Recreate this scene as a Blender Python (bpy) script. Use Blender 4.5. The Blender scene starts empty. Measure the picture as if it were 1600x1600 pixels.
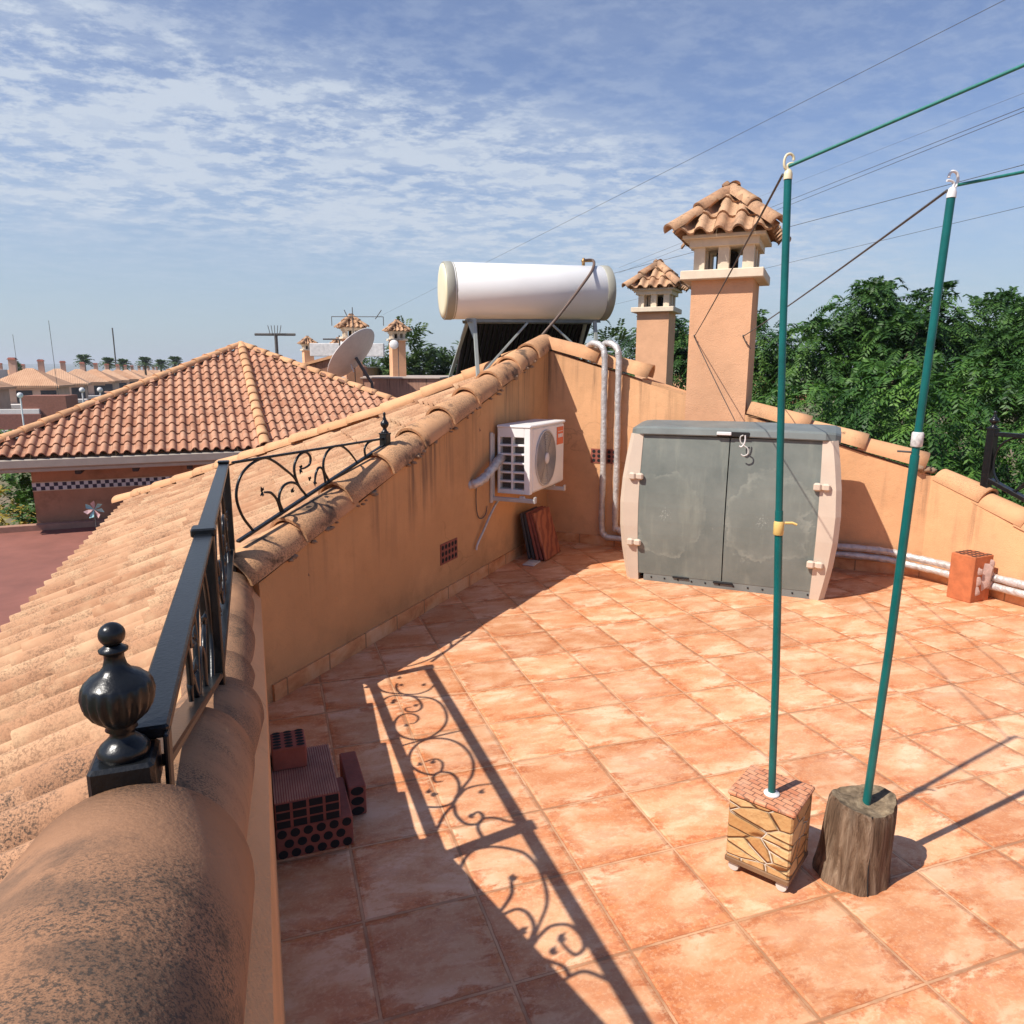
import bpy, math, random
from mathutils import Vector, Matrix, noise as mnoise
PI = math.pi
SC = bpy.context.scene
COL = SC.collection
R = math.radians

# ------------------------------------------------------------------ camera
def make_camera():
    cd = bpy.data.cameras.new('camera'); cam = bpy.data.objects.new('camera', cd); COL.objects.link(cam)
    pitch, roll = .1925, .0035
    fw = Vector((0, math.cos(pitch), -math.sin(pitch))); up = Vector((0, math.sin(pitch), math.cos(pitch))); rt = Vector((1, 0, 0))
    r2 = rt * math.cos(roll) + up * math.sin(roll); u2 = up * math.cos(roll) - rt * math.sin(roll)
    M = Matrix((r2, u2, -fw)).transposed().to_4x4(); M.translation = (0, 0, 1.55)
    cam.matrix_world = M
    cd.sensor_width = 36; cd.lens = 36 * 1120 / 1600; cd.clip_start = .02; cd.clip_end = 20000
    SC.camera = cam
make_camera()

# ------------------------------------------------------------------ sky, sun, exposure
SUN_AZ, SUN_EL = R(211), R(50.4)
def make_light():
    w = bpy.data.worlds.new('World'); SC.world = w; w.use_nodes = True
    nt = w.node_tree; nt.nodes.clear(); L = nt.links
    def nd(t, **k):
        n = nt.nodes.new(t)
        for a, v in k.items(): setattr(n, a, v)
        return n
    out = nd('ShaderNodeOutputWorld'); bg = nd('ShaderNodeBackground'); bg.inputs[1].default_value = .080
    sky = nd('ShaderNodeTexSky'); sky.sky_type = 'NISHITA'; sky.sun_disc = False
    sky.sun_elevation = SUN_EL; sky.sun_rotation = PI / 2 - SUN_AZ
    sky.altitude = 0; sky.air_density = 1.0; sky.dust_density = .25; sky.ozone_density = 2.2
    tc = nd('ShaderNodeTexCoord'); sep = nd('ShaderNodeSeparateXYZ'); L.new(tc.outputs['Generated'], sep.inputs[0])
    zz = nd('ShaderNodeMath', operation='MAXIMUM'); L.new(sep.outputs[2], zz.inputs[0]); zz.inputs[1].default_value = .0
    za = nd('ShaderNodeMath', operation='ADD'); L.new(zz.outputs[0], za.inputs[0]); za.inputs[1].default_value = .10
    dx = nd('ShaderNodeMath', operation='DIVIDE'); L.new(sep.outputs[0], dx.inputs[0]); L.new(za.outputs[0], dx.inputs[1])
    dy = nd('ShaderNodeMath', operation='DIVIDE'); L.new(sep.outputs[1], dy.inputs[0]); L.new(za.outputs[0], dy.inputs[1])
    cb = nd('ShaderNodeCombineXYZ'); L.new(dx.outputs[0], cb.inputs[0]); L.new(dy.outputs[0], cb.inputs[1])
    def noise(scale, detail, rough, vscale=(1, 1, 1), rot=0, loc=(0, 0, 0), dist=0):
        mp = nd('ShaderNodeMapping'); mp.inputs['Scale'].default_value = vscale; mp.inputs['Rotation'].default_value = (0, 0, rot); mp.inputs['Location'].default_value = loc
        L.new(cb.outputs[0], mp.inputs[0]); n = nd('ShaderNodeTexNoise'); n.inputs['Scale'].default_value = scale
        n.inputs['Detail'].default_value = detail; n.inputs['Roughness'].default_value = rough; n.inputs['Distortion'].default_value = dist
        L.new(mp.outputs[0], n.inputs['Vector']); return n.outputs[0]
    def ramp(x, a, b):
        m = nd('ShaderNodeMapRange'); m.interpolation_type = 'SMOOTHSTEP'; m.inputs[1].default_value = a; m.inputs[2].default_value = b; L.new(x, m.inputs[0]); return m.outputs[0]
    def mul(a, b):
        m = nd('ShaderNodeMath', operation='MULTIPLY'); L.new(a, m.inputs[0])
        if isinstance(b, (int, float)): m.inputs[1].default_value = b
        else: L.new(b, m.inputs[1])
        return m.outputs[0]
    def add(a, b):
        m = nd('ShaderNodeMath', operation='ADD'); L.new(a, m.inputs[0])
        if isinstance(b, (int, float)): m.inputs[1].default_value = b
        else: L.new(b, m.inputs[1])
        return m.outputs[0]
    rip = ramp(noise(8.0, 8, .66, (1.0, 1.25, 1), R(-38), dist=.0), .42, .63)       # mackerel ripples
    rip2 = ramp(noise(2.4, 7, .64, (.75, 1.3, 1), R(-30), (3.1, 1.7, 0)), .40, .64)
    big = ramp(noise(.62, 3, .5, (.55, 1.0, 1), R(-30), (1.35, .55, 0)), .36, .62)
    # the cloud deck lies to the left of the view and thins out to the right and towards the horizon
    tt = add(add(dy.outputs[0], mul(dx.outputs[0], -.75)), -2.25); tt = add(tt, add(mul(noise(.9, 4, .55, loc=(4.2, 7.7, 0)), 1.3), -.65))
    cover = mul(ramp(tt, -.30, .55), add(mul(ramp(tt, 3.0, 1.5), .78), .22)); side = cover
    low = ramp(sep.outputs[2], .02, .20); hz = ramp(sep.outputs[2], .30, -.02)
    m1 = add(mul(rip, .62), mul(rip2, .48))
    deck = mul(add(m1, .03), add(mul(cover, .85), .22))
    veil = add(mul(side, .14), .09)
    front = ramp(sep.outputs[1], -.10, .35)
    fac = mul(add(mul(deck, low), mul(veil, low)), add(mul(front, .96), .04))
    fcl = nd('ShaderNodeClamp'); L.new(fac, fcl.inputs[0]); fcl.inputs[2].default_value = .92
    mix = nd('ShaderNodeMix', data_type='RGBA'); L.new(fcl.outputs[0], mix.inputs[0])
    hs = nd('ShaderNodeHueSaturation'); hs.inputs['Saturation'].default_value = 1.12; hs.inputs['Hue'].default_value = .512; hs.inputs['Value'].default_value = 1.22; L.new(sky.outputs[0], hs.inputs['Color'])
    hm = nd('ShaderNodeMix', data_type='RGBA'); L.new(mul(hz, .8), hm.inputs[0]); L.new(hs.outputs[0], hm.inputs[6]); hm.inputs[7].default_value = (3.7, 4.7, 5.7, 1)
    L.new(hm.outputs[2], mix.inputs[6]); mix.inputs[7].default_value = (5.9, 6.6, 7.6, 1)
    L.new(mix.outputs[2], bg.inputs[0]); L.new(bg.outputs[0], out.inputs[0])
    ld = bpy.data.lights.new('sun', 'SUN'); ld.energy = 5.0; ld.angle = R(.5); ld.color = (1, .94, .86)
    lo = bpy.data.objects.new('sun', ld); COL.objects.link(lo)
    d = Vector((math.cos(SUN_AZ) * math.cos(SUN_EL), math.sin(SUN_AZ) * math.cos(SUN_EL), math.sin(SUN_EL)))
    lo.rotation_euler = (-d).to_track_quat('-Z', 'Y').to_euler(); lo.location = d * 50
    SC.view_settings.view_transform = 'Standard'; SC.view_settings.look = 'None'
    SC.view_settings.exposure = 0.40; SC.view_settings.gamma = 1; SC.view_settings.use_curve_mapping = False
make_light()
SC.render.engine = 'CYCLES'
SC.cycles.max_bounces = 8

# ------------------------------------------------------------------ mesh helpers
def V(*a): return Vector(a)
class MB:
    def __init__(s): s.v = []; s.f = []; s.sm = []; s.uv = None
    def add(s, vs, fs, smooth=False):
        o = len(s.v); s.v += [Vector(p) for p in vs]; s.f += [tuple(i + o for i in f) for f in fs]; s.sm += [smooth] * len(fs); return s
    def box(s, c, sz, ax=None, taper=1.0):
        c = Vector(c); ax = ax or (V(1, 0, 0), V(0, 1, 0), V(0, 0, 1)); vs = []
        for k in (-1, 1):
            t = taper if k > 0 else 1.0
            for i, j in ((-1, -1), (1, -1), (1, 1), (-1, 1)):
                vs.append(c + ax[0] * (i * sz[0] / 2 * t) + ax[1] * (j * sz[1] / 2 * t) + ax[2] * (k * sz[2] / 2))
        return s.add(vs, [(3, 2, 1, 0), (4, 5, 6, 7), (0, 1, 5, 4), (1, 2, 6, 5), (2, 3, 7, 6), (3, 0, 4, 7)])
    def bbox(s, c, sz, ax=None, b=.01):           # box with chamfered edges
        c = Vector(c); ax = ax or (V(1, 0, 0), V(0, 1, 0), V(0, 0, 1)); x, y, z = sz[0] / 2, sz[1] / 2, sz[2] / 2; b = min(b, x * .6, y * .6, z * .6)
        rings = []
        for zz, ins in ((-z, b), (-z + b, 0), (z - b, 0), (z, b)):
            X, Y = x - ins, y - ins; q = b if ins == 0 else b * .6
            rings.append([(X - q, -Y, zz), (X, -Y + q, zz), (X, Y - q, zz), (X - q, Y, zz), (-X + q, Y, zz), (-X, Y - q, zz), (-X, -Y + q, zz), (-X + q, -Y, zz)])
        vs = [c + ax[0] * p[0] + ax[1] * p[1] + ax[2] * p[2] for r in rings for p in r]; n = 8; fs = []
        for r in range(3):
            for i in range(n): fs.append((r * n + i, r * n + (i + 1) % n, (r + 1) * n + (i + 1) % n, (r + 1) * n + i))
        fs.append(tuple(range(n - 1, -1, -1))); fs.append(tuple(range(3 * n, 4 * n)))
        return s.add(vs, fs)
    def tube(s, pts, r, n=8, caps=True, smooth=True):
        pts = [Vector(p) for p in pts]; m = len(pts); rr = r if isinstance(r, (list, tuple)) else [r] * m
        prev = None; vs = []
        for i, p in enumerate(pts):
            t = (pts[min(i + 1, m - 1)] - pts[max(i - 1, 0)])
            t = t.normalized() if t.length > 1e-9 else V(0, 0, 1)
            if prev is None:
                a = t.cross(V(0, 0, 1)) if abs(t.z) < .95 else t.cross(V(1, 0, 0))
            else: a = prev - t * prev.dot(t)
            a.normalize(); prev = a; b = t.cross(a)
            vs += [p + (a * math.cos(2 * PI * k / n) + b * math.sin(2 * PI * k / n)) * rr[i] for k in range(n)]
        fs = [(i * n + k, i * n + (k + 1) % n, (i + 1) * n + (k + 1) % n, (i + 1) * n + k) for i in range(m - 1) for k in range(n)]
        s.add(vs, fs, smooth)
        if caps: s.add(vs[:n], [tuple(range(n - 1, -1, -1))]); s.add(vs[-n:], [tuple(range(n))])
        return s
    def lathe(s, prof, c, ax=None, n=24, flute=0, fl=(0, 0)):
        c = Vector(c); ax = ax or (V(1, 0, 0), V(0, 1, 0), V(0, 0, 1)); vs = []
        for (r, z) in prof:
            for k in range(n):
                a = 2 * PI * k / n; q = r
                if flute and fl[0] <= z <= fl[1]: q = r * (1 - .13 * (1 - abs(math.sin(a * flute / 2))) * math.sin(PI * (z - fl[0]) / (fl[1] - fl[0])) ** .5)
                vs.append(c + ax[0] * (q * math.cos(a)) + ax[1] * (q * math.sin(a)) + ax[2] * z)
        m = len(prof)
        fs = [(i * n + k, i * n + (k + 1) % n, (i + 1) * n + (k + 1) % n, (i + 1) * n + k) for i in range(m - 1) for k in range(n)]
        s.add(vs, fs, True); s.add(vs[:n], [tuple(range(n - 1, -1, -1))]); s.add(vs[-n:], [tuple(range(n))]); return s
    def prism(s, poly, h):                         # poly: list of 3D points, extruded by vector h
        n = len(poly); a = [Vector(p) for p in poly]; b = [p + Vector(h) for p in a]
        return s.add(a + b, [tuple(range(n - 1, -1, -1)), tuple(range(n, 2 * n))] + [(i, (i + 1) % n, n + (i + 1) % n, n + i) for i in range(n)])
    def sphere(s, c, r, n=12, m=8, sq=(1, 1, 1)):
        c = Vector(c); vs = []
        for i in range(m + 1):
            t = PI * i / m
            for k in range(n):
                a = 2 * PI * k / n; vs.append(c + V(math.sin(t) * math.cos(a) * sq[0], math.sin(t) * math.sin(a) * sq[1], math.cos(t) * sq[2]) * r)
        return s.add(vs, [(i * n + k, (i + 1) * n + k, (i + 1) * n + (k + 1) % n, i * n + (k + 1) % n) for i in range(m) for k in range(n)], True)
    def lump(s, c, r, seed=0, sq=(1, 1, .6)):
        o = len(s.v); s.sphere(c, r, 9, 6, sq); c = Vector(c)
        for i in range(o, len(s.v)):
            d = s.v[i] - c; s.v[i] = c + d * (1 + .45 * mnoise.noise(d * (1.3 / max(r, 1e-4)) + V(seed, seed * .7, 0)))
        return s

def sweep_pts(ctrl, n=6):                          # Catmull-Rom through the control points
    c = [Vector(p) for p in ctrl]
    if len(c) < 3: return c
    e = [c[0] * 2 - c[1]] + c + [c[-1] * 2 - c[-2]]; out = []
    for i in range(1, len(e) - 2):
        p0, p1, p2, p3 = e[i - 1], e[i], e[i + 1], e[i + 2]
        for k in range(n):
            t = k / n; out.append(.5 * ((2 * p1) + (p2 - p0) * t + (2 * p0 - 5 * p1 + 4 * p2 - p3) * t * t + (3 * p1 - p0 - 3 * p2 + p3) * t ** 3))
    return out + [c[-1]]

def obj(name, mb, m, parent=None):
    me = bpy.data.meshes.new(name); inv = parent.matrix_world.inverted() if parent is not None else None
    if parent is not None and parent.get('mw'): pass
    vs = [(inv @ p) if inv else p for p in mb.v]
    me.from_pydata([tuple(p) for p in vs], [], mb.f); me.polygons.foreach_set('use_smooth', mb.sm)
    if mb.uv:
        ul = me.uv_layers.new(name='UVMap')
        for lp in me.loops: ul.data[lp.index].uv = mb.uv(mb.v[lp.vertex_index])
    me.update(); o = bpy.data.objects.new(name, me); COL.objects.link(o); me.materials.append(m)
    if parent is not None:
        o.parent = parent; ROOT[o] = ROOT.get(parent, parent)
    return o
ROOT = {}
class _P: pass
def thing(name, label, cat, loc=(0, 0, 0), rz=0, group=None):
    o = bpy.data.objects.new(name, None); COL.objects.link(o); o.empty_display_size = .1
    o.location = loc; o.rotation_euler = (0, 0, rz); o['label'] = label; o['category'] = cat
    if group: o['group'] = group
    o.matrix_world = Matrix.Translation(Vector(loc)) @ Matrix.Rotation(rz, 4, 'Z')
    return o
def part(name, mb, m, parent, label=None):
    """child mesh; mb in world coordinates of the thing as first placed"""
    root = ROOT.get(parent, parent); M = Matrix.Translation(root.location) @ Matrix.Rotation(root.rotation_euler[2], 4, 'Z'); inv = M.inverted()
    me = bpy.data.meshes.new(name)
    me.from_pydata([tuple(inv @ p) for p in mb.v], [], mb.f); me.polygons.foreach_set('use_smooth', mb.sm)
    if mb.uv:
        ul = me.uv_layers.new(name='UVMap')
        for lp in me.loops: ul.data[lp.index].uv = mb.uv(mb.v[lp.vertex_index])
    me.update(); o = bpy.data.objects.new(name, me); COL.objects.link(o); me.materials.append(m); o.parent = parent; ROOT[o] = root
    if label: o['label'] = label
    return o
def tag(o, label, cat, group=None, kind=None):
    o['label'] = label; o['category'] = cat
    if group: o['group'] = group
    if kind: o['kind'] = kind
    return o
def struct(name, mb, m):
    me = bpy.data.meshes.new(name); me.from_pydata([tuple(p) for p in mb.v], [], mb.f); me.polygons.foreach_set('use_smooth', mb.sm); me.update()
    o = bpy.data.objects.new(name, me); COL.objects.link(o); me.materials.append(m); o['kind'] = 'structure'; return o
def single(name, mb, m, label, cat, group=None):    # a thing that is one mesh
    c = sum(mb.v, Vector()) / len(mb.v); lo = min(p.z for p in mb.v); c.z = lo
    me = bpy.data.meshes.new(name); me.from_pydata([tuple(p - c) for p in mb.v], [], mb.f); me.polygons.foreach_set('use_smooth', mb.sm); me.update()
    o = bpy.data.objects.new(name, me); COL.objects.link(o); me.materials.append(m); o.location = c; return tag(o, label, cat, group)
def dup(root, loc, rz, label, scale=1.0):
    def cp(o, par):
        c = o.copy(); COL.objects.link(c)
        if par is not None: c.parent = par
        for ch in list(o.children): cp(ch, c)
        return c
    r = cp(root, None); r.location = loc; r.rotation_euler = (0, 0, rz); r.scale = (scale,) * 3; r['label'] = label; return r

# ------------------------------------------------------------------ material helpers
class MT:
    def __init__(s, name, rough=.8, metal=0, spec=.5):
        s.m = bpy.data.materials.new(name); s.m.use_nodes = True; s.t = s.m.node_tree; s.L = s.t.links
        s.b = s.t.nodes['Principled BSDF']; s.b.inputs['Roughness'].default_value = rough; s.b.inputs['Metallic'].default_value = metal
        s.b.inputs['Specular IOR Level'].default_value = spec; s._c = {}
    def nd(s, t, **k):
        n = s.t.nodes.new(t)
        for a, v in k.items(): setattr(n, a, v)
        return n
    def co(s, which='Object'):
        if which not in s._c:
            if which == 'World': s._c[which] = s.nd('ShaderNodeNewGeometry').outputs['Position']
            elif which == 'Rand': s._c[which] = s.nd('ShaderNodeNewGeometry').outputs['Random Per Island']
            elif which == 'ObjRand': s._c[which] = s.nd('ShaderNodeObjectInfo').outputs['Random']
            else: s._c[which] = s.nd('ShaderNodeTexCoord').outputs[which]
        return s._c[which]
    def mp(s, v, scale=(1, 1, 1), loc=(0, 0, 0), rot=(0, 0, 0)):
        n = s.nd('ShaderNodeMapping'); n.inputs['Scale'].default_value = scale; n.inputs['Location'].default_value = loc; n.inputs['Rotation'].default_value = rot; s.L.new(v, n.inputs[0]); return n.outputs[0]
    def sock(s, i, v):
        if isinstance(v, (int, float)): i.default_value = v
        elif isinstance(v, (tuple, list)): i.default_value = tuple(v) + ((1,) if len(v) == 3 and len(i.default_value) == 4 else ())
        else: s.L.new(v, i)
    def noise(s, scale, detail=4, rough=.55, v=None, dist=0):
        n = s.nd('ShaderNodeTexNoise'); n.inputs['Scale'].default_value = scale; n.inputs['Detail'].default_value = detail; n.inputs['Roughness'].default_value = rough; n.inputs['Distortion'].default_value = dist
        s.L.new(v if v is not None else s.co(), n.inputs['Vector']); return n.outputs[0]
    def voro(s, scale, v=None, feature='F1', out=0, rnd=1):
        n = s.nd('ShaderNodeTexVoronoi', feature=feature); n.inputs['Scale'].default_value = scale; n.inputs['Randomness'].default_value = rnd; s.L.new(v if v is not None else s.co(), n.inputs['Vector']); return n.outputs[out]
    def rng(s, x, a, b, c=0, d=1, smooth=True):
        n = s.nd('ShaderNodeMapRange'); 
        if smooth: n.interpolation_type = 'SMOOTHSTEP'
        n.inputs[1].default_value = a; n.inputs[2].default_value = b; n.inputs[3].default_value = c; n.inputs[4].default_value = d; s.sock(n.inputs[0], x); return n.outputs[0]
    def math(s, op, a, b=0, c=None):
        n = s.nd('ShaderNodeMath', operation=op); s.sock(n.inputs[0], a); s.sock(n.inputs[1], b)
        if c is not None: s.sock(n.inputs[2], c)
        return n.outputs[0]
    def mix(s, f, a, b, mode='MIX'):
        n = s.nd('ShaderNodeMix', data_type='RGBA', blend_type=mode); s.sock(n.inputs[0], f); s.sock(n.inputs[6], a); s.sock(n.inputs[7], b); return n.outputs[2]
    def ramp(s, f, stops):
        n = s.nd('ShaderNodeValToRGB'); e = n.color_ramp.elements
        while len(e) < len(stops): e.new(.5)
        for k, (p, c) in enumerate(stops): e[k].position = p; e[k].color = tuple(c) + (1,)
        s.sock(n.inputs[0], f); return n.outputs[0]
    def sep(s, v):
        n = s.nd('ShaderNodeSeparateXYZ'); s.L.new(v, n.inputs[0]); return n.outputs
    def bump(s, h, strength=.3, dist=.01):
        n = s.nd('ShaderNodeBump'); n.inputs['Strength'].default_value = strength; n.inputs['Distance'].default_value = dist; s.sock(n.inputs['Height'], h)
        if s.b.inputs['Normal'].is_linked: s.L.new(s.b.inputs['Normal'].links[0].from_socket, n.inputs['Normal'])
        s.L.new(n.outputs[0], s.b.inputs['Normal']); return s
    def col(s, c): s.sock(s.b.inputs['Base Color'], c); return s
    def rough(s, c): s.sock(s.b.inputs['Roughness'], c); return s

def plain(name, c, rough=.6, metal=0, var=.18, scale=6, bump=.0, bs=60, spec=.5):
    k = MT(name, rough, metal, spec); n = k.noise(scale, 5, .6); d = tuple(x * (1 - var) for x in c); e = tuple(min(1, x * (1 + var)) for x in c)
    k.col(k.ramp(n, [(.3, d), (.7, e)]))
    if bump: k.bump(k.noise(bs, 4), bump, .004)
    return k.m

def plaster(name, c, stain=.5, streak=(.10, .065, .045), coarse=1.0):
    k = MT(name, .92, 0, .2); w = k.co('World'); uv = k.sep(k.co('UV'))
    base = k.mix(k.rng(k.noise(1.1, 4, .6, w), .35, .7), tuple(x * .86 for x in c), tuple(min(1, x * 1.08) for x in c))
    base = k.mix(k.math('MULTIPLY', k.rng(k.noise(14, 5, .7, w), .52, .72), .22), base, tuple(x * .62 for x in c))
    # rain streaks running down from the coping (uv.y is the distance below the wall top)
    sv = k.mp(w, (16, 16, .9)); st = k.rng(k.noise(1, 5, .62, sv), .44, .66)
    sv2 = k.mp(w, (4, 4, .5)); st2 = k.rng(k.noise(1, 3, .5, sv2), .38, .62)
    top = k.rng(uv[1], .62, .0)
    f = k.math('MULTIPLY', k.math('MULTIPLY', st, top), k.math('MULTIPLY', st2, stain * 1.5))
    base = k.mix(k.math('MINIMUM', f, .85), base, streak)
    bl = k.math('MULTIPLY', k.rng(k.noise(2.3, 6, .65, w), .5, .72), stain * .5)
    base = k.mix(bl, base, tuple(x * .55 for x in c))
    wz = k.sep(w)[2]
    damp = k.math('MULTIPLY', k.math('MULTIPLY', k.rng(wz, .34, .07), k.rng(k.noise(3.1, 5, .65, w), .46, .66)), .42); base = k.mix(damp, base, tuple(x * .45 for x in c))
    wp = k.nd('ShaderNodeVectorMath', operation='MULTIPLY_ADD'); nw = k.nd('ShaderNodeTexNoise'); nw.inputs['Scale'].default_value = 2.2; nw.inputs['Detail'].default_value = 5; k.L.new(w, nw.inputs['Vector']); k.L.new(nw.outputs['Color'], wp.inputs[0]); wp.inputs[1].default_value = (.55, .55, .55); k.L.new(w, wp.inputs[2])
    cr = k.math('MULTIPLY', k.rng(k.voro(.85, wp.outputs[0], 'DISTANCE_TO_EDGE'), .0055, .001), k.rng(k.noise(1.3, 3, .5, w), .50, .62)); base = k.mix(k.math('MULTIPLY', cr, .32), base, tuple(x * .4 for x in c))
    grit = k.rng(k.noise(230, 2, .6, w), .60, .70); base = k.mix(k.math('MULTIPLY', grit, .18), base, tuple(x * .5 for x in c))
    k.col(base); k.bump(k.noise(150, 3, .6, w), .6 * coarse, .005); k.bump(k.noise(9, 4, .6, w), .3, .014)
    return k.m

def tilemat(name, a, b, c, lich, lamt=.5, dark=(.05, .04, .03), scale=1.0, speck=130, area=(.42, .62), soot=0):
    """fired clay: per-tile tint a..b, patches of c, lichen speckle"""
    k = MT(name, .88, 0, .25); w = k.co('World')
    base = k.mix(k.co('Rand'), a, b)
    base = k.mix(k.math('MULTIPLY', k.rng(k.noise(5 * scale, 5, .65, w), .45, .68), .75), base, c)
    sp = k.math('MAXIMUM', k.rng(k.noise(speck, 4, .75, w), .49, .58), k.math('MULTIPLY', k.rng(k.noise(speck * 2.7, 3, .7, w), .50, .60), .7)); ar = k.rng(k.noise(3.4 * scale, 4, .6, w), *area)
    base = k.mix(k.math('MULTIPLY', k.math('MULTIPLY', sp, ar), lamt), base, lich)
    bl = k.math('MULTIPLY', k.rng(k.noise(7 * scale, 5, .7, w), .60, .72), .7)
    base = k.mix(bl, base, dark)
    if soot: base = k.mix(k.math('MULTIPLY', k.rng(k.noise(4.2, 5, .62, w), .52, .63), soot), base, (.055, .047, .040))
    k.col(base); k.bump(k.noise(170, 3, .6, w), .35, .003); k.bump(k.noise(22, 4, .6, w), .25, .006)
    return k.m

# ------------------------------------------------------------------ site frames
P0 = V(-1.155, 3.158, 0); KC = V(.328, 6.611, 0)
PD = V(math.cos(R(109.8)), math.sin(R(109.8)), 0); PN = V(math.sin(R(109.8)), -math.cos(R(109.8)), 0)
D1 = V(math.cos(R(66.75)), math.sin(R(66.75)), 0); N1 = V(math.sin(R(66.75)), -math.cos(R(66.75)), 0)
D2 = N1.copy(); N2 = -D1
BD = KC + D2 * 3.10; D3 = V(math.cos(R(-67)), math.sin(R(-67)), 0); N3 = V(math.sin(R(-67)), -math.cos(R(-67)), 0)
UP = V(0, 0, 1)
def pl(u, v, z=0): return P0 + PN * u + PD * v + UP * z
def w1(s, o, z): return KC + D1 * s + N1 * o + UP * z
def w2(s, o, z): return KC + D2 * s + N2 * o + UP * z
def w3(s, o, z): return BD + D3 * s + N3 * o + UP * z
SL = .43                                     # roof pitch of the big tiled slope
def zA(u): return .495 + SL * u

# ------------------------------------------------------------------ materials
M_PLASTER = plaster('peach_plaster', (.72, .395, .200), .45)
M_PLASTER_W1 = plaster('weathered_shade_toned_plaster', (.62, .335, .152), .55, (.15, .10, .068))  # rain-streaked peach plaster, base toned darker for the wall in shade
M_PLASTER_F = plaster('chimney_plaster', (.72, .395, .225), .22, coarse=1.6)
M_PALE = plain('pale_stone_trim', (.66, .54, .40), .8, var=.12, scale=9, bump=.2)
M_ROOF = tilemat('bleached_clay_tile', (.40, .20, .105), (.58, .34, .195), (.60, .39, .225), (.17, .095, .055), .66, (.12, .065, .038), 1.0, 80, (.36, .58))  # sun-bleached clay, mottled brown with lichen
M_ROOFN = tilemat('neighbour_clay_tile', (.36, .165, .095), (.52, .27, .165), (.50, .30, .195), (.22, .12, .08), .35, (.13, .07, .045))
M_COPE = tilemat('coping_clay_tile', (.56, .29, .145), (.70, .39, .20), (.62, .34, .18), (.16, .10, .06), .5, (.028, .024, .02))
M_COPE1 = tilemat('sooty_coping_tile', (.54, .28, .14), (.66, .37, .19), (.60, .34, .18), (.14, .09, .055), .7, (.028, .024, .02), 1.0, 130, (.36, .56), .8)
M_CAP = tilemat('parapet_cap_tile', (.34, .175, .095), (.44, .24, .13), (.38, .20, .11), (.072, .056, .044), .92, (.060, .047, .036), 1.0, 260, (.40, .56), .45)
M_MORTAR = plain('old_mortar', (.30, .19, .115), .95, var=.3, scale=20, bump=.6, bs=90)
M_IRON = plain('black_iron_paint', (.008, .009, .010), .30, var=.3, scale=40, bump=.14, bs=150, spec=.4)
M_WHITE = plain('white_enamel', (.78, .78, .75), .35, var=.05, scale=4)
M_GREYW = plain('grey_bracket_paint', (.52, .50, .46), .55, var=.15)
M_DARK = plain('shade_and_fitting_black', (.012, .010, .010), .9, var=.1)  # near-black for painted hole shade and for dark fittings
M_GRILLE = plain('fan_guard_grey', (.17, .15, .13), .5, var=.1)
M_TEAL = plain('teal_pole_enamel', (.002, .110, .102), .34, var=.22, scale=9, bump=.15, bs=50)
M_ROPE = plain('green_rope', (.01, .16, .13), .6, var=.2, scale=90)
M_GUY = plain('grey_cord', (.09, .085, .08), .8, var=.2, scale=30)
M_HOOK = plain('cream_plastic', (.72, .62, .40), .45, var=.08)
M_HOOKW = plain('white_plastic', (.70, .68, .66), .45, var=.08)
M_BRICK = plain('hollow_red_brick', (.45, .135, .05), .85, var=.22, scale=12, bump=.4, bs=80)
M_BRICKD = plain('dark_red_brick', (.26, .075, .05), .85, var=.22, scale=12, bump=.4, bs=80)
M_TUBE = plain('vacuum_tube_glass', (.010, .011, .016), .32, var=.1)
M_FRAME = plain('galvanised_frame', (.34, .37, .34), .5, .3, var=.1)
M_TANK = plain('white_tank_enamel', (.80, .79, .77), .3, var=.03, scale=3)
M_TANKCAP = plain('cream_tank_cap', (.70, .64, .44), .5, var=.05)
M_BAND = plain('grey_tank_band', (.34, .33, .27), .5, var=.08)
M_BARK = plain('tree_bark', (.10, .075, .05), .9, var=.3, scale=8, bump=.6, bs=30)

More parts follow.
